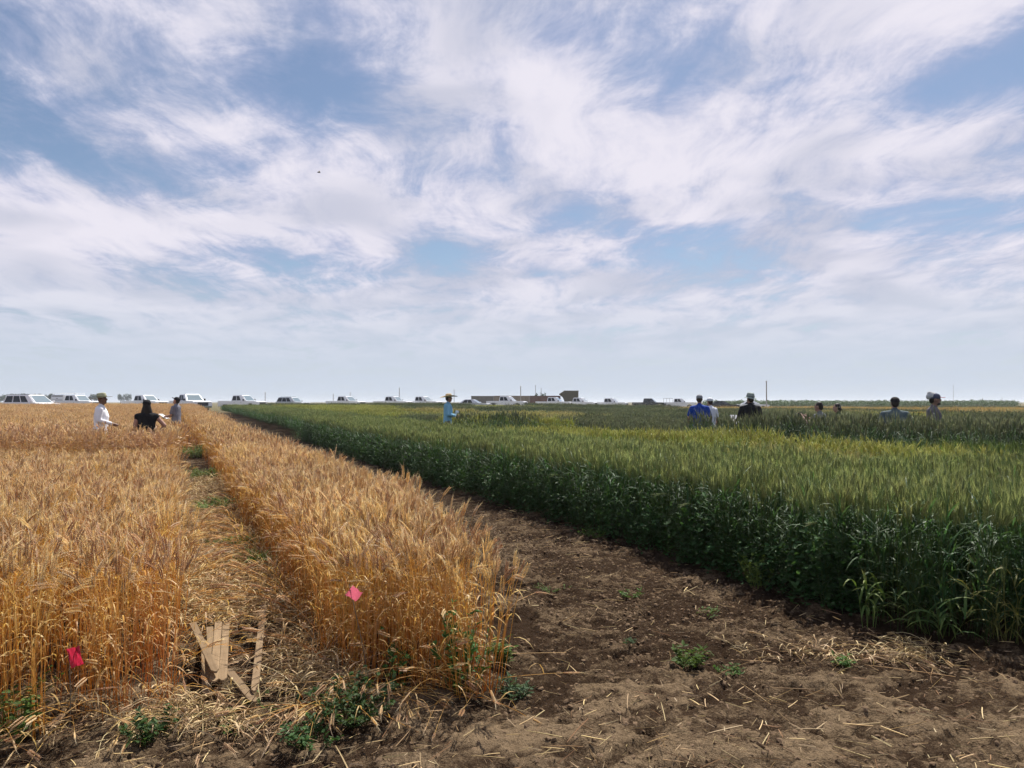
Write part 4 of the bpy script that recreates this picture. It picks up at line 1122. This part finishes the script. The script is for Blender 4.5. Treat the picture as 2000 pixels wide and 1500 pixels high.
def vehicle(kind, name, label, paint, canopy=False, rack=False, group='vehicles parked along the far track'):
    S = SPEC[kind]; root = empty(name); tag(root, label, {'pickup': 'pickup truck', 'van': 'van', 'suv': 'car', 'sedan': 'car'}[kind], group)
    w_ = S['w']; b = S['belt']; fr, rr_ = S['front'], S['rear']; bz = S['bz']; wr = S['wr']; wz = wr
    low = [(rr_ + .05, bz + .1)] + arch(S['wx'][1], wr * 1.16, wz)[0:1]
    low = [(rr_ + .04, bz + .12), (S['wx'][1] - wr * 1.16, bz)] + arch(S['wx'][1], wr * 1.16, max(wz, bz))[1:-1] + [(S['wx'][1] + wr * 1.16, bz), (S['wx'][0] - wr * 1.16, bz)] + arch(S['wx'][0], wr * 1.16, max(wz, bz))[1:-1] + [(S['wx'][0] + wr * 1.16, bz), (fr - .10, bz)]
    up = [(fr, bz + .15), (fr - .01, b - .22), (fr - .10, S['hood'] - .06), (fr - .35, S['hood'])]
    up += [(S['cowl'], b + .02), (S['gx'][1], b)]
    if S['bed']:
        up += [(S['bed'][1] + .03, b), (S['bed'][1], b), (S['bed'][1], .82), (S['bed'][0], .82), (S['bed'][0] - .01, b), (rr_ + .01, b)]
    else: up += [(rr_ + .12, b), (rr_ + .02, b - .12)]
    mb = MB(); prism(mb, low + up, -w_, w_); body = mb.build('car_body', paint, root, False, .035)
    if S['bed']:
        for sy in (-1, 1):
            q = MB(); q.box((S['bed'][0] - .005, sy * w_ - (.07 if sy > 0 else 0), .80), (S['bed'][1] + .01, sy * w_ + (.07 if sy < 0 else 0), b + .012)); q.build('bed_side', paint, root, False, .012)
    # greenhouse
    g0, g1 = S['gx']; t0, t1 = S['tx']; tw = S['tw']; top = S['top']; gb = w_ * .965
    V = [(g0, -gb, b - .03), (g1, -gb, b - .03), (g1, gb, b - .03), (g0, gb, b - .03), (t0, -tw, top), (t1, -tw, top), (t1, tw, top), (t0, tw, top)]
    mb = MB(); mb.add(V, [(0, 3, 2, 1), (4, 5, 6, 7), (0, 1, 5, 4), (1, 2, 6, 5), (2, 3, 7, 6), (3, 0, 4, 7)], (1, 1, 1)); cab = mb.build('cab', paint, root, False, .06)
    def quad(c0, c1, c2, c3, s0, s1, u0, u1, off, name, mat, par):
        c0, c1, c2, c3 = map(Vector, (c0, c1, c2, c3)); n = (c1 - c0).cross(c3 - c0).normalized()
        P_ = lambda s, u: (c0.lerp(c1, s)).lerp(c3.lerp(c2, s), u)
        q = [P_(s0, u0), P_(s1, u0), P_(s1, u1), P_(s0, u1)]
        m = MB(); m.add([p + n * off for p in q] + [p - n * .02 for p in q], [(0, 1, 2, 3), (7, 6, 5, 4), (0, 4, 5, 1), (1, 5, 6, 2), (2, 6, 7, 3), (3, 7, 4, 0)], (1, 1, 1)); return m.build(name, mat, par)
    cols_ = [(.07, .36), (.40, .66)] if kind == 'pickup' else ([(.05, .30), (.33, .56), (.59, .80)] if kind in ('van', 'suv') else [(.14, .42), (.45, .72)])
    for sy in (-1, 1):
        cc = (V[0], V[1], V[5], V[4]) if sy < 0 else (V[2], V[3], V[7], V[6])
        for (s0, s1) in cols_:
            if sy > 0: s0, s1 = 1 - s1, 1 - s0
            quad(*cc, s0, s1, .14, .86, .008, 'side_window', M_glass, cab)
    quad(V[1], V[2], V[6], V[5], .07, .93, .10, .90, .008, 'windscreen', M_screen, cab)
    quad(V[3], V[0], V[4], V[7], .12, .88, .25, .85, .008, 'rear_window', M_glass, cab)
    # wheels
    tyre = MB(); n = 20
    prof = [(wr * .66, -.12), (wr * .93, -.125), (wr, -.09), (wr, .09), (wr * .93, .125), (wr * .66, .12)]
    def lathe(prof):
        V_ = []; F_ = []
        for j in range(n):
            t = 2 * math.pi * j / n
            for (r_, y_) in prof: V_.append((r_ * math.cos(t), y_, r_ * math.sin(t)))
        k = len(prof)
        for j in range(n):
            for i in range(k): F_.append((j * k + i, j * k + (i + 1) % k, ((j + 1) % n) * k + (i + 1) % k, ((j + 1) % n) * k + i))
        return V_, F_
    a_, f_ = lathe(prof); tyre.add(a_, f_, (1, 1, 1)); tme = tyre.mesh('wheel', M_tyre, True)
    rim = MB(); a_, f_ = lathe([(wr * .60, -.11), (wr * .66, -.115), (wr * .66, .115), (wr * .60, .11)]); rim.add(a_, f_, (1, 1, 1))
    for sy in (-1, 1):
        for i in range(6):
            t = 2 * math.pi * i / 6; c_, s_ = math.cos(t), math.sin(t); y_ = sy * .085
            u = Vector((c_, 0, s_)); v = Vector((-s_, 0, c_)) * .035
            rim.add([u * .03 - v * 1.5 + Vector((0, y_, 0)), u * wr * .62 - v + Vector((0, y_, 0)), u * wr * .62 + v + Vector((0, y_, 0)), u * .03 + v * 1.5 + Vector((0, y_, 0))], [(0, 1, 2, 3)], (1, 1, 1))
    rme = rim.mesh('rim', M_rim)
    for wx in S['wx']:
        for sy in (-1, 1):
            o = link_mesh('wheel', tme, None, root); o.location = (wx, sy * (w_ - .13), wr)
            link_mesh('rim', rme, None, o)
    # lamps, grille, bumpers, mirrors, handles
    for sy in (-1, 1):
        q = MB(); q.box((fr - .16, sy * (w_ - .22) - .16, b - .26), (fr + .012, sy * (w_ - .22) + .16, b - .10)); q.build('headlight', M_lamp, root, False, .01)
        q = MB(); q.box((rr_ + .0, sy * (w_ - .09) - .07, b - .42), (rr_ + .12, sy * (w_ - .09) + .085, b - .08)); q.build('tail_light', M_tail, root, False, .01)
        q = MB(); mx_ = S['gx'][1] - .38; q.box((mx_, sy * (w_ + .10) - .10, b + .03), (mx_ + .11, sy * (w_ + .10) + .10, b + .24)); q.build('mirror', M_trim if kind == 'pickup' else paint, root, False, .02)
        for hx in (-.55, .42):
            q = MB(); q.box((hx, sy * (w_ + .012) - .018, b - .19), (hx + .20, sy * (w_ + .012) + .018, b - .15)); q.build('door_handle', M_chrome, root)
    q = MB(); q.box((fr - .1, -w_ * .58, bz + .22), (fr + .018, w_ * .58, b - .14)); q.build('grille', M_trim, root, False, .01)
    q = MB(); q.box((fr - .12, -w_ * .96, bz + .0), (fr + .07, w_ * .96, bz + .20)); q.build('bumper', M_chrome if kind == 'pickup' else paint, root, False, .03)
    q = MB(); q.box((rr_ - .07, -w_ * .96, bz + .05), (rr_ + .1, w_ * .96, bz + .22)); q.build('bumper', M_chrome if kind == 'pickup' else paint, root, False, .03)
    if kind in ('van', 'suv'):
        for sy in (-1, 1):
            q = MB(); q.tube([(t0 + .3, sy * (tw - .06), top + .0), (t0 + .4, sy * (tw - .06), top + .05), (t1 - .25, sy * (tw - .06), top + .05), (t1 - .12, sy * (tw - .06), top + .0)], .018, 6, (1, 1, 1)); q.build('roof_rail', M_trim, root)
    if canopy:
        q = MB(); x0, x1 = S['bed'][0] - .02, S['bed'][1] + .02
        VV = [(x0, -w_, b + .015), (x1, -w_, b + .015), (x1, w_, b + .015), (x0, w_, b + .015), (x0 + .08, -w_ * .92, top + .03), (x1, -w_ * .92, top + .03), (x1, w_ * .92, top + .03), (x0 + .08, w_ * .92, top + .03)]
        q.add(VV, [(0, 3, 2, 1), (4, 5, 6, 7), (0, 1, 5, 4), (1, 2, 6, 5), (2, 3, 7, 6), (3, 0, 4, 7)], (1, 1, 1)); can = q.build('canopy', paint, root, False, .03)
        for sy in (-1, 1):
            cc = (VV[0], VV[1], VV[5], VV[4]) if sy < 0 else (VV[2], VV[3], VV[7], VV[6])
            quad(*cc, .06, .94, .72, .86, .01, 'hatch_seal', M_trim, can); quad(*cc, .06, .94, .10, .16, .01, 'hatch_seal', M_trim, can); quad(*cc, .45, .55, .34, .44, .012, 'latch', M_trim, can)
    if canopy or rack:
        z0 = top + .03 if canopy else b
        z1 = top + .22 if canopy else top + .02
        q = MB(); x0 = S['bed'][0] + .1; x1 = .45 if canopy else S['bed'][1] - .1
        for sy in (-1, 1):
            q.tube([(x0, sy * .70, z1), (x1, sy * .70, z1)], .024, 6, (1, 1, 1), True)
            for i in range(4): xx = x0 + (x1 - x0) * i / 3; q.tube([(xx, sy * .70, z0), (xx, sy * .70, z1)], .02, 6, (1, 1, 1), True)
        for i in range(5): xx = x0 + (x1 - x0) * i / 4; q.tube([(xx, -.70, z1), (xx, .70, z1)], .02, 6, (1, 1, 1), True)
        q.build('ladder_rack', M_white if canopy else M_trim, root)
    return root
PROTO = {}
def park(kind, name, label, paint, px, Y, yaw, **kw):
    key = (kind, paint.name, tuple(kw.items()))
    if key not in PROTO: root = vehicle(kind, name, label, paint, **kw); PROTO[key] = root
    else: root = copy_tree(PROTO[key]); root['label'] = label; root.name = name
    x = xat(px, Y); root.location = (x, Y, float(base_z(x, Y))); root.rotation_euler = (0, 0, R(yaw))
    return root
G_ = 'pickup_truck'
park('van', 'minivan', 'silver-white minivan, leftmost of the parked vehicles', M_white, 62, 68, -20)
park('pickup', G_, 'white pickup with boxy canopy and roof ladder rack behind the minivan', M_white, 150, 90, -14, canopy=True)
park('pickup', G_, 'white pickup parked behind the person in black top', M_white, 284, 92, -22)
park('pickup', G_, 'nearest white pickup with a front wheel showing beside the golden strip end', M_white, 372, 80, -42)
park('pickup', G_, 'white pickup just right of the one whose wheel shows', M_white, 474, 92, -18)
park('suv', 'sport_utility_car', 'low silver estate car with dark windows standing between white pickups', M_silver, 572, 108, -22)
park('pickup', G_, 'white pickup standing right of the silver estate car', M_white, 676, 108, -24)
park('pickup', G_, 'white pickup with a thin post rising just behind its cab', M_white, 768, 112, -22)
park('pickup', G_, 'white pickup immediately left of the straw-hatted person', M_white, 826, 113, -22)
park('sedan', 'sedan', 'low silver sedan just right of the straw-hatted person', M_silver, 924, 104, -15)
park('pickup', G_, 'white pickup in front of the tan container', M_white, 990, 110, -16)
park('pickup', G_, 'white pickup in front of the red-brown container', M_white, 1082, 122, -16)
park('pickup', G_, 'white pickup in front of the raised olive hopper', M_white, 1132, 126, -24)
park('pickup', G_, 'white pickup right of the olive hopper with open sky behind', M_white, 1192, 128, -20)
park('pickup', G_, 'only black pickup in the parked row', M_black, 1268, 134, -20)
park('pickup', G_, 'white pickup with dark rack over its bed left of the blue-shirted person', M_white, 1326, 136, -12, rack=True)
park('sedan', 'sedan', 'black sedan between the pale-shirted person and the black jacket', M_black, 1412, 112, -14)
park('sedan', 'sedan', 'white sedan partly hidden behind the person in black jacket', M_white, 1470, 118, -10)

# ------------------------------------------------------------------ yard behind the trucks
M_tan = plain('tan_steel', (.26, .21, .155), rough=.7, var=.2, scale=1.5)
M_grey = plain('grey_steel', (.16, .145, .125), rough=.7, var=.25, scale=1.5)
M_rust = plain('red_brown_steel', (.15, .075, .05), rough=.75, var=.25, scale=1.5)
M_olive = plain('olive_steel', (.085, .075, .04), rough=.7, var=.2, scale=2)
M_post = plain('grey_post', (.42, .40, .38), rough=.8, var=.2)
def container(label, px0, px1, Y, h, mat):
    x0, x1 = xat(px0, Y), xat(px1, Y); z0 = float(base_z(x0, Y)); L = x1 - x0; D = 2.4
    root = empty('storage_container', (x0, Y, z0)); tag(root, label, 'container', 'low storage containers behind the pickups')
    m = MB(); n = int(L / .28); V = []; F = []
    for i in range(n + 1):
        xx = L * i / n; yy = .0 if i % 4 in (0, 1) else .06
        V += [(xx, yy, .12), (xx, yy, h - .12)]
    for i in range(n): F.append((2 * i, 2 * i + 2, 2 * i + 3, 2 * i + 1))
    m.add(V, F, (1, 1, 1)); m.build('corrugated_side', mat, root)
    m = MB(); m.box((0, .08, .1), (L, D, h - .05)); m.build('container_box', mat, root)
    m = MB(); m.box((-.01, -.03, h - .12), (L + .01, D + .03, h)); m.build('top_rail', mat, root)
    m = MB(); m.box((-.01, -.03, 0), (L + .01, D + .03, .12)); m.build('bottom_rail', mat, root)
    for xx in (0, L):
        m = MB(); m.box((xx - .07, -.045, .0), (xx + .07, .06, h + .004)); m.build('corner_post', mat, root)
container('dark grey-tan storage container, left end of the low row', 921, 963, 150, 2.30, M_grey)
container('tan storage container behind a white pickup', 964.5, 1034, 150.2, 2.34, M_tan)
container('red-brown storage container at the right of the low row', 1035.5, 1094, 150, 2.36, M_rust)
# raised hopper
Y = 146; x0 = xat(1093, Y); z0 = float(base_z(x0, Y))
hop = empty('grain_cart', (x0, Y, z0)); tag(hop, 'olive-brown raised hopper cart with sloping lip above the pickups', 'cart')
L = xat(1130, Y) - x0; ht = 1.6 + 22 * Y / FPX - z0
m = MB(); prism(m, [(1.0, ht), (L, ht), (L - .04, ht - 1.6), (L - .8, 1.0), (1.2, 1.0), (.75, ht - 1.3), (.05, ht - .75), (0, ht - .62)], 0, 2.2); m.build('hopper', M_olive, hop, False, .02)
m = MB(); m.box((.92, -.03, ht - .06), (L + .03, 2.23, ht + .02)); m.build('top_rim', M_olive, hop)
for i in range(4):
    m = MB(); xx = 1.15 + i * (L - 1.3) / 3; m.box((xx, -.05, ht - 1.55), (xx + .06, .0, ht - .06)); m.build('side_rib', M_olive, hop)
m = MB(); m.box((1.0, .3, .55), (L - .6, 1.9, 1.0)); m.build('chassis', M_trim, hop)
for yy in (.1, 2.1):
    m = MB(); m.tube([(2.0, yy - .15, .55), (2.0, yy + .15, .55)], .55, 20, (1, 1, 1), True); m.build('wheel', M_tyre, hop)
# thin posts
def post(label, px, top_py, Y, r=.05, mat=None, name='marker_post'):
    x = xat(px, Y); z0 = float(base_z(x, Y)); h = 1.6 + (HOR - top_py) * Y / FPX - z0
    root = empty(name, (x, Y, z0)); tag(root, label, 'post', 'slender posts along the far track')
    m = MB(); m.tube([(0, 0, -.1), (0, 0, h * .5), (0, 0, h)], [r * 1.1, r, r * .9], 8, (1, 1, 1), True); m.build('pole', mat or M_post, root)
    m = MB(); m.tube([(0, 0, h - .01), (0, 0, h + .06), (0, 0, h + .09)], [r * 1.25, r * 1.25, r * .3], 8, (1, 1, 1), True); m.build('cap', mat or M_post, root)
post('thin post at the nose of the pickup right of the wheel-showing one', 518, 767, 110)
post('thin post just left of a pickup cab, right of the silver estate car', 651, 770, 118)
post('short thin post rising behind a pickup roof', 684, 767, 122)
post('taller thin post rising behind a pickup cab left of the straw hat', 780, 758, 120, .06)
post('thin post just right of the straw-hatted person', 887, 762, 125, .05)
post('pale post standing before the tan container', 1017, 755, 118, .07)
post('slim mast above the red-brown container, the taller of two', 1046, 753, 160, .06)
post('slim mast above the red-brown container, the shorter of two', 1057, 758, 160, .05)
post('tallest pale post standing alone right of the black jacket', 1497, 745, 90, .07)
post('faint hair-thin mast on the right horizon beside the scarf-wearing person', 1862, 752, 260, .05)
post('short dark peg on the horizon above the far vines', 1919, 778, 170, .05)
post('short faint peg on the horizon, rightmost of all posts', 1957, 777, 170, .04)

# ------------------------------------------------------------------ far trees, shrubs and vineyard
M_far = plant('far_foliage', trans=.25, rough=.6, spec=.2, var=.3)
M_bark = plain('bark', (.09, .065, .045), rough=.9, var=.3, bump=.5)
def crown_mesh(seed, rx, h, n, col, leaf_):
    r = random.Random(seed); mb = MB()
    lobes = [(r.uniform(-.55, .55) * rx, r.uniform(-.55, .55) * rx, h * r.uniform(.30, .85), r.uniform(.30, .55) * rx) for _ in range(9)]
    for i in range(n):
        cx, cy_, cz, rr_ = r.choice(lobes)
        v = Vector((r.gauss(0, 1), r.gauss(0, 1), r.gauss(0, .8))).normalized() * rr_ * r.uniform(.6, 1.05)
        leafblade(mb, r, Vector((cx, cy_, cz)) + v, Vector((r.uniform(-1, 1), r.uniform(-1, 1), r.uniform(-.6, .6))), leaf_ * r.uniform(.6, 1.3), leaf_ * .7, col)
    return mb.mesh('crown', M_far)
CROWN = [crown_mesh(40 + i, 2.0, 3.6, 420, (.045, .075, .04), .55) for i in range(4)]
def trunk_mesh(seed, h):
    r = random.Random(seed); mb = MB()
    mb.tube([(0, 0, -.3), (.05, 0, h * .4), (0, .06, h)], [.22, .17, .09], 7, (1, 1, 1))
    for i in range(4):
        a = r.uniform(0, 6.28); mb.tube([(0, 0, h * .7), (.6 * math.cos(a), .6 * math.sin(a), h * 1.1), (1.1 * math.cos(a), 1.1 * math.sin(a), h * 1.5)], [.09, .06, .03], 5, (1, 1, 1))
    return mb.mesh('trunk', M_bark)
TRUNK = [trunk_mesh(70 + i, 2.0) for i in range(3)]
def tree(label, px, top_py, wpx, Y, group='trees along the far left horizon', name='far_tree'):
    x = xat(px, Y); z0 = float(base_z(x, Y)); h = 1.6 + (HOR - top_py) * Y / FPX - z0
    root = empty(name, (x, Y, z0), random.uniform(0, 6)); tag(root, label, 'tree', group)
    w_ = wpx * Y / FPX
    c = link_mesh('crown', random.choice(CROWN), None, root); c.location = (0, 0, h * .22); c.scale = (w_ / 3.4, w_ / 3.4, h * .80 / 3.6)
    t = link_mesh('trunk', random.choice(TRUNK), None, root); t.scale = (h / 6, h / 6, h / 6)
TLS = ['cut by the left picture edge', 'second from the left edge', 'over the rear end of the minivan', 'fourth from the left edge', 'above the rear side window of the minivan',
       'sixth from the left edge', 'above the middle of the minivan roof', 'above the front door of the minivan', 'above the minivan windscreen']
for (px, tp, wpx, Y), tl in zip(((2, 773, 16, 420), (14, 770, 14, 430), (24, 769, 13, 450), (35, 769.5, 14, 430), (45, 768.5, 12, 440), (54, 770, 12, 450), (65, 769.5, 13, 460), (76, 769, 13, 440), (88, 771, 12, 470)), TLS):
    tree('dark distant tree in the low horizon line, ' + tl, px, tp, wpx, Y)
tree('dark rounded distant tree in the gap between minivan and canopy pickup', 97, 769, 17, 420)
tree('distant tree behind the canopy pickup windscreen', 178, 770, 15, 430)
tree('distant tree just left of the olive brimmed hat', 189, 769.5, 13, 440)
tree('lower distant tree right of the olive brimmed hat', 236, 770, 12, 520)
tree('taller distant tree just left of the pickup behind the black top', 248, 769, 14, 520)
tree('small dark bush topping the red-brown container beside the taller mast', 1046, 768.5, 9, 158, 'bushes behind the containers', 'bush')
tree('rounded dark bush topping the red-brown container beside the shorter mast', 1058, 767, 13, 158, 'bushes behind the containers', 'bush')
# vineyard: too far and dense to count
def vine_mass(seed):
    r = random.Random(seed); mb = MB()
    for i in range(70):
        leafblade(mb, r, Vector((r.uniform(-.9, .9), r.uniform(-.35, .35), r.uniform(.35, 1.5) if r.random() < .8 else r.uniform(.1, 1.6))), Vector((r.uniform(-1, 1), r.uniform(-1, 1), r.uniform(-.6, .6))), r.uniform(.16, .3), .18, (.055, .10, .03))
    for xx in (-.6, .3): mb.tube([(xx, 0, -.05), (xx + .03, 0, .7)], [.035, .03], 5, (.30, .27, .22))
    return mb.mesh('vine_mass', M_far)
VINE = variants('vine_mass', [vine_mass(500 + i) for i in range(5)])
pts = []
for row in range(9):
    Y = 150 + row * 4.2 + row * row * .5
    for xx in np.arange(xat(1380, Y), xat(1985 - row * 2, Y) + 1, 1.35):
        pts.append((xx + RNG.normal(0, .12), Y + RNG.normal(0, .1), float(base_z(xx, Y))))
pts = np.array(pts); n = len(pts); sc = RNG.uniform(.85, 1.12, (n, 1)) * np.ones((1, 3)); 
scatter('vineyard', 'long low rows of dark green vines along the right horizon', 'vineyard', VINE, pts, np.stack([np.zeros(n), np.zeros(n), RNG.choice([0, math.pi], n)], -1), sc)

# ------------------------------------------------------------------ air over the plain
mh = bpy.data.materials.new('haze'); mh.use_nodes = True
th = NT(mh.node_tree); th.n.clear()
ho = th.new('ShaderNodeOutputMaterial'); pv = th.new('ShaderNodeVolumePrincipled')
pv.inputs['Color'].default_value = (.86, .92, 1.0, 1); pv.inputs['Density'].default_value = HAZE; pv.inputs['Anisotropy'].default_value = .2
th.l.new(pv.outputs[0], ho.inputs['Volume'])
hb = MB(); hb.box((-6600, -200, -1.2), (6600, 9700, 14.0))
hzo = hb.build('haze', mh); tag(hzo, 'thin pale summer haze over the whole plain', 'haze', kind='stuff')

# ------------------------------------------------------------------ small things
def plot_tag(label, px, py, Y):
    x = xat(px, Y); z0 = float(base_z(x, Y)); h = CAMZ - (py - HOR) * Y / FPX - z0
    root = empty('plot_tag', (x, Y, z0), R(10)); tag(root, label, 'tag')
    m = MB(); m.box((-.012, -.008, -.1), (.012, .008, h + .03)); m.build('stake', M_wood, root)
    m = MB(); m.box((-.03, -.014, h - .04), (.03, -.0095, h + .025)); m.build('card', M_paper, root, False, .001)
plot_tag('small white tag on a stake below the blue-grey shirt, just above the crop', 1704, 843, 14.7)
ins = empty('flying_insect', gpt(620, 334 + 900) * 0 + Vector((xat(620, 2.6), 2.6, CAMZ + (HOR - 334) * 2.6 / FPX)), R(30)); tag(ins, 'tiny dark insect flying against the clouds', 'insect')
m = MB(); m.tube([(-.006, 0, 0), (-.003, 0, .0006), (.001, 0, .0004), (.004, 0, .0008), (.006, 0, 0)], [.0006, .0019, .0013, .0017, .0007], 8, (1, 1, 1), True); m.build('insect_body', M_trim, ins, True)
for sy in (-1, 1):
    m = MB(); m.add([(.001, 0, .001), (.004, sy * .005, .0035), (-.001, sy * .009, .004), (-.004, sy * .006, .002)], [(0, 1, 2, 3)], (.3, .3, .3)); m.build('wing', M_straw, ins)
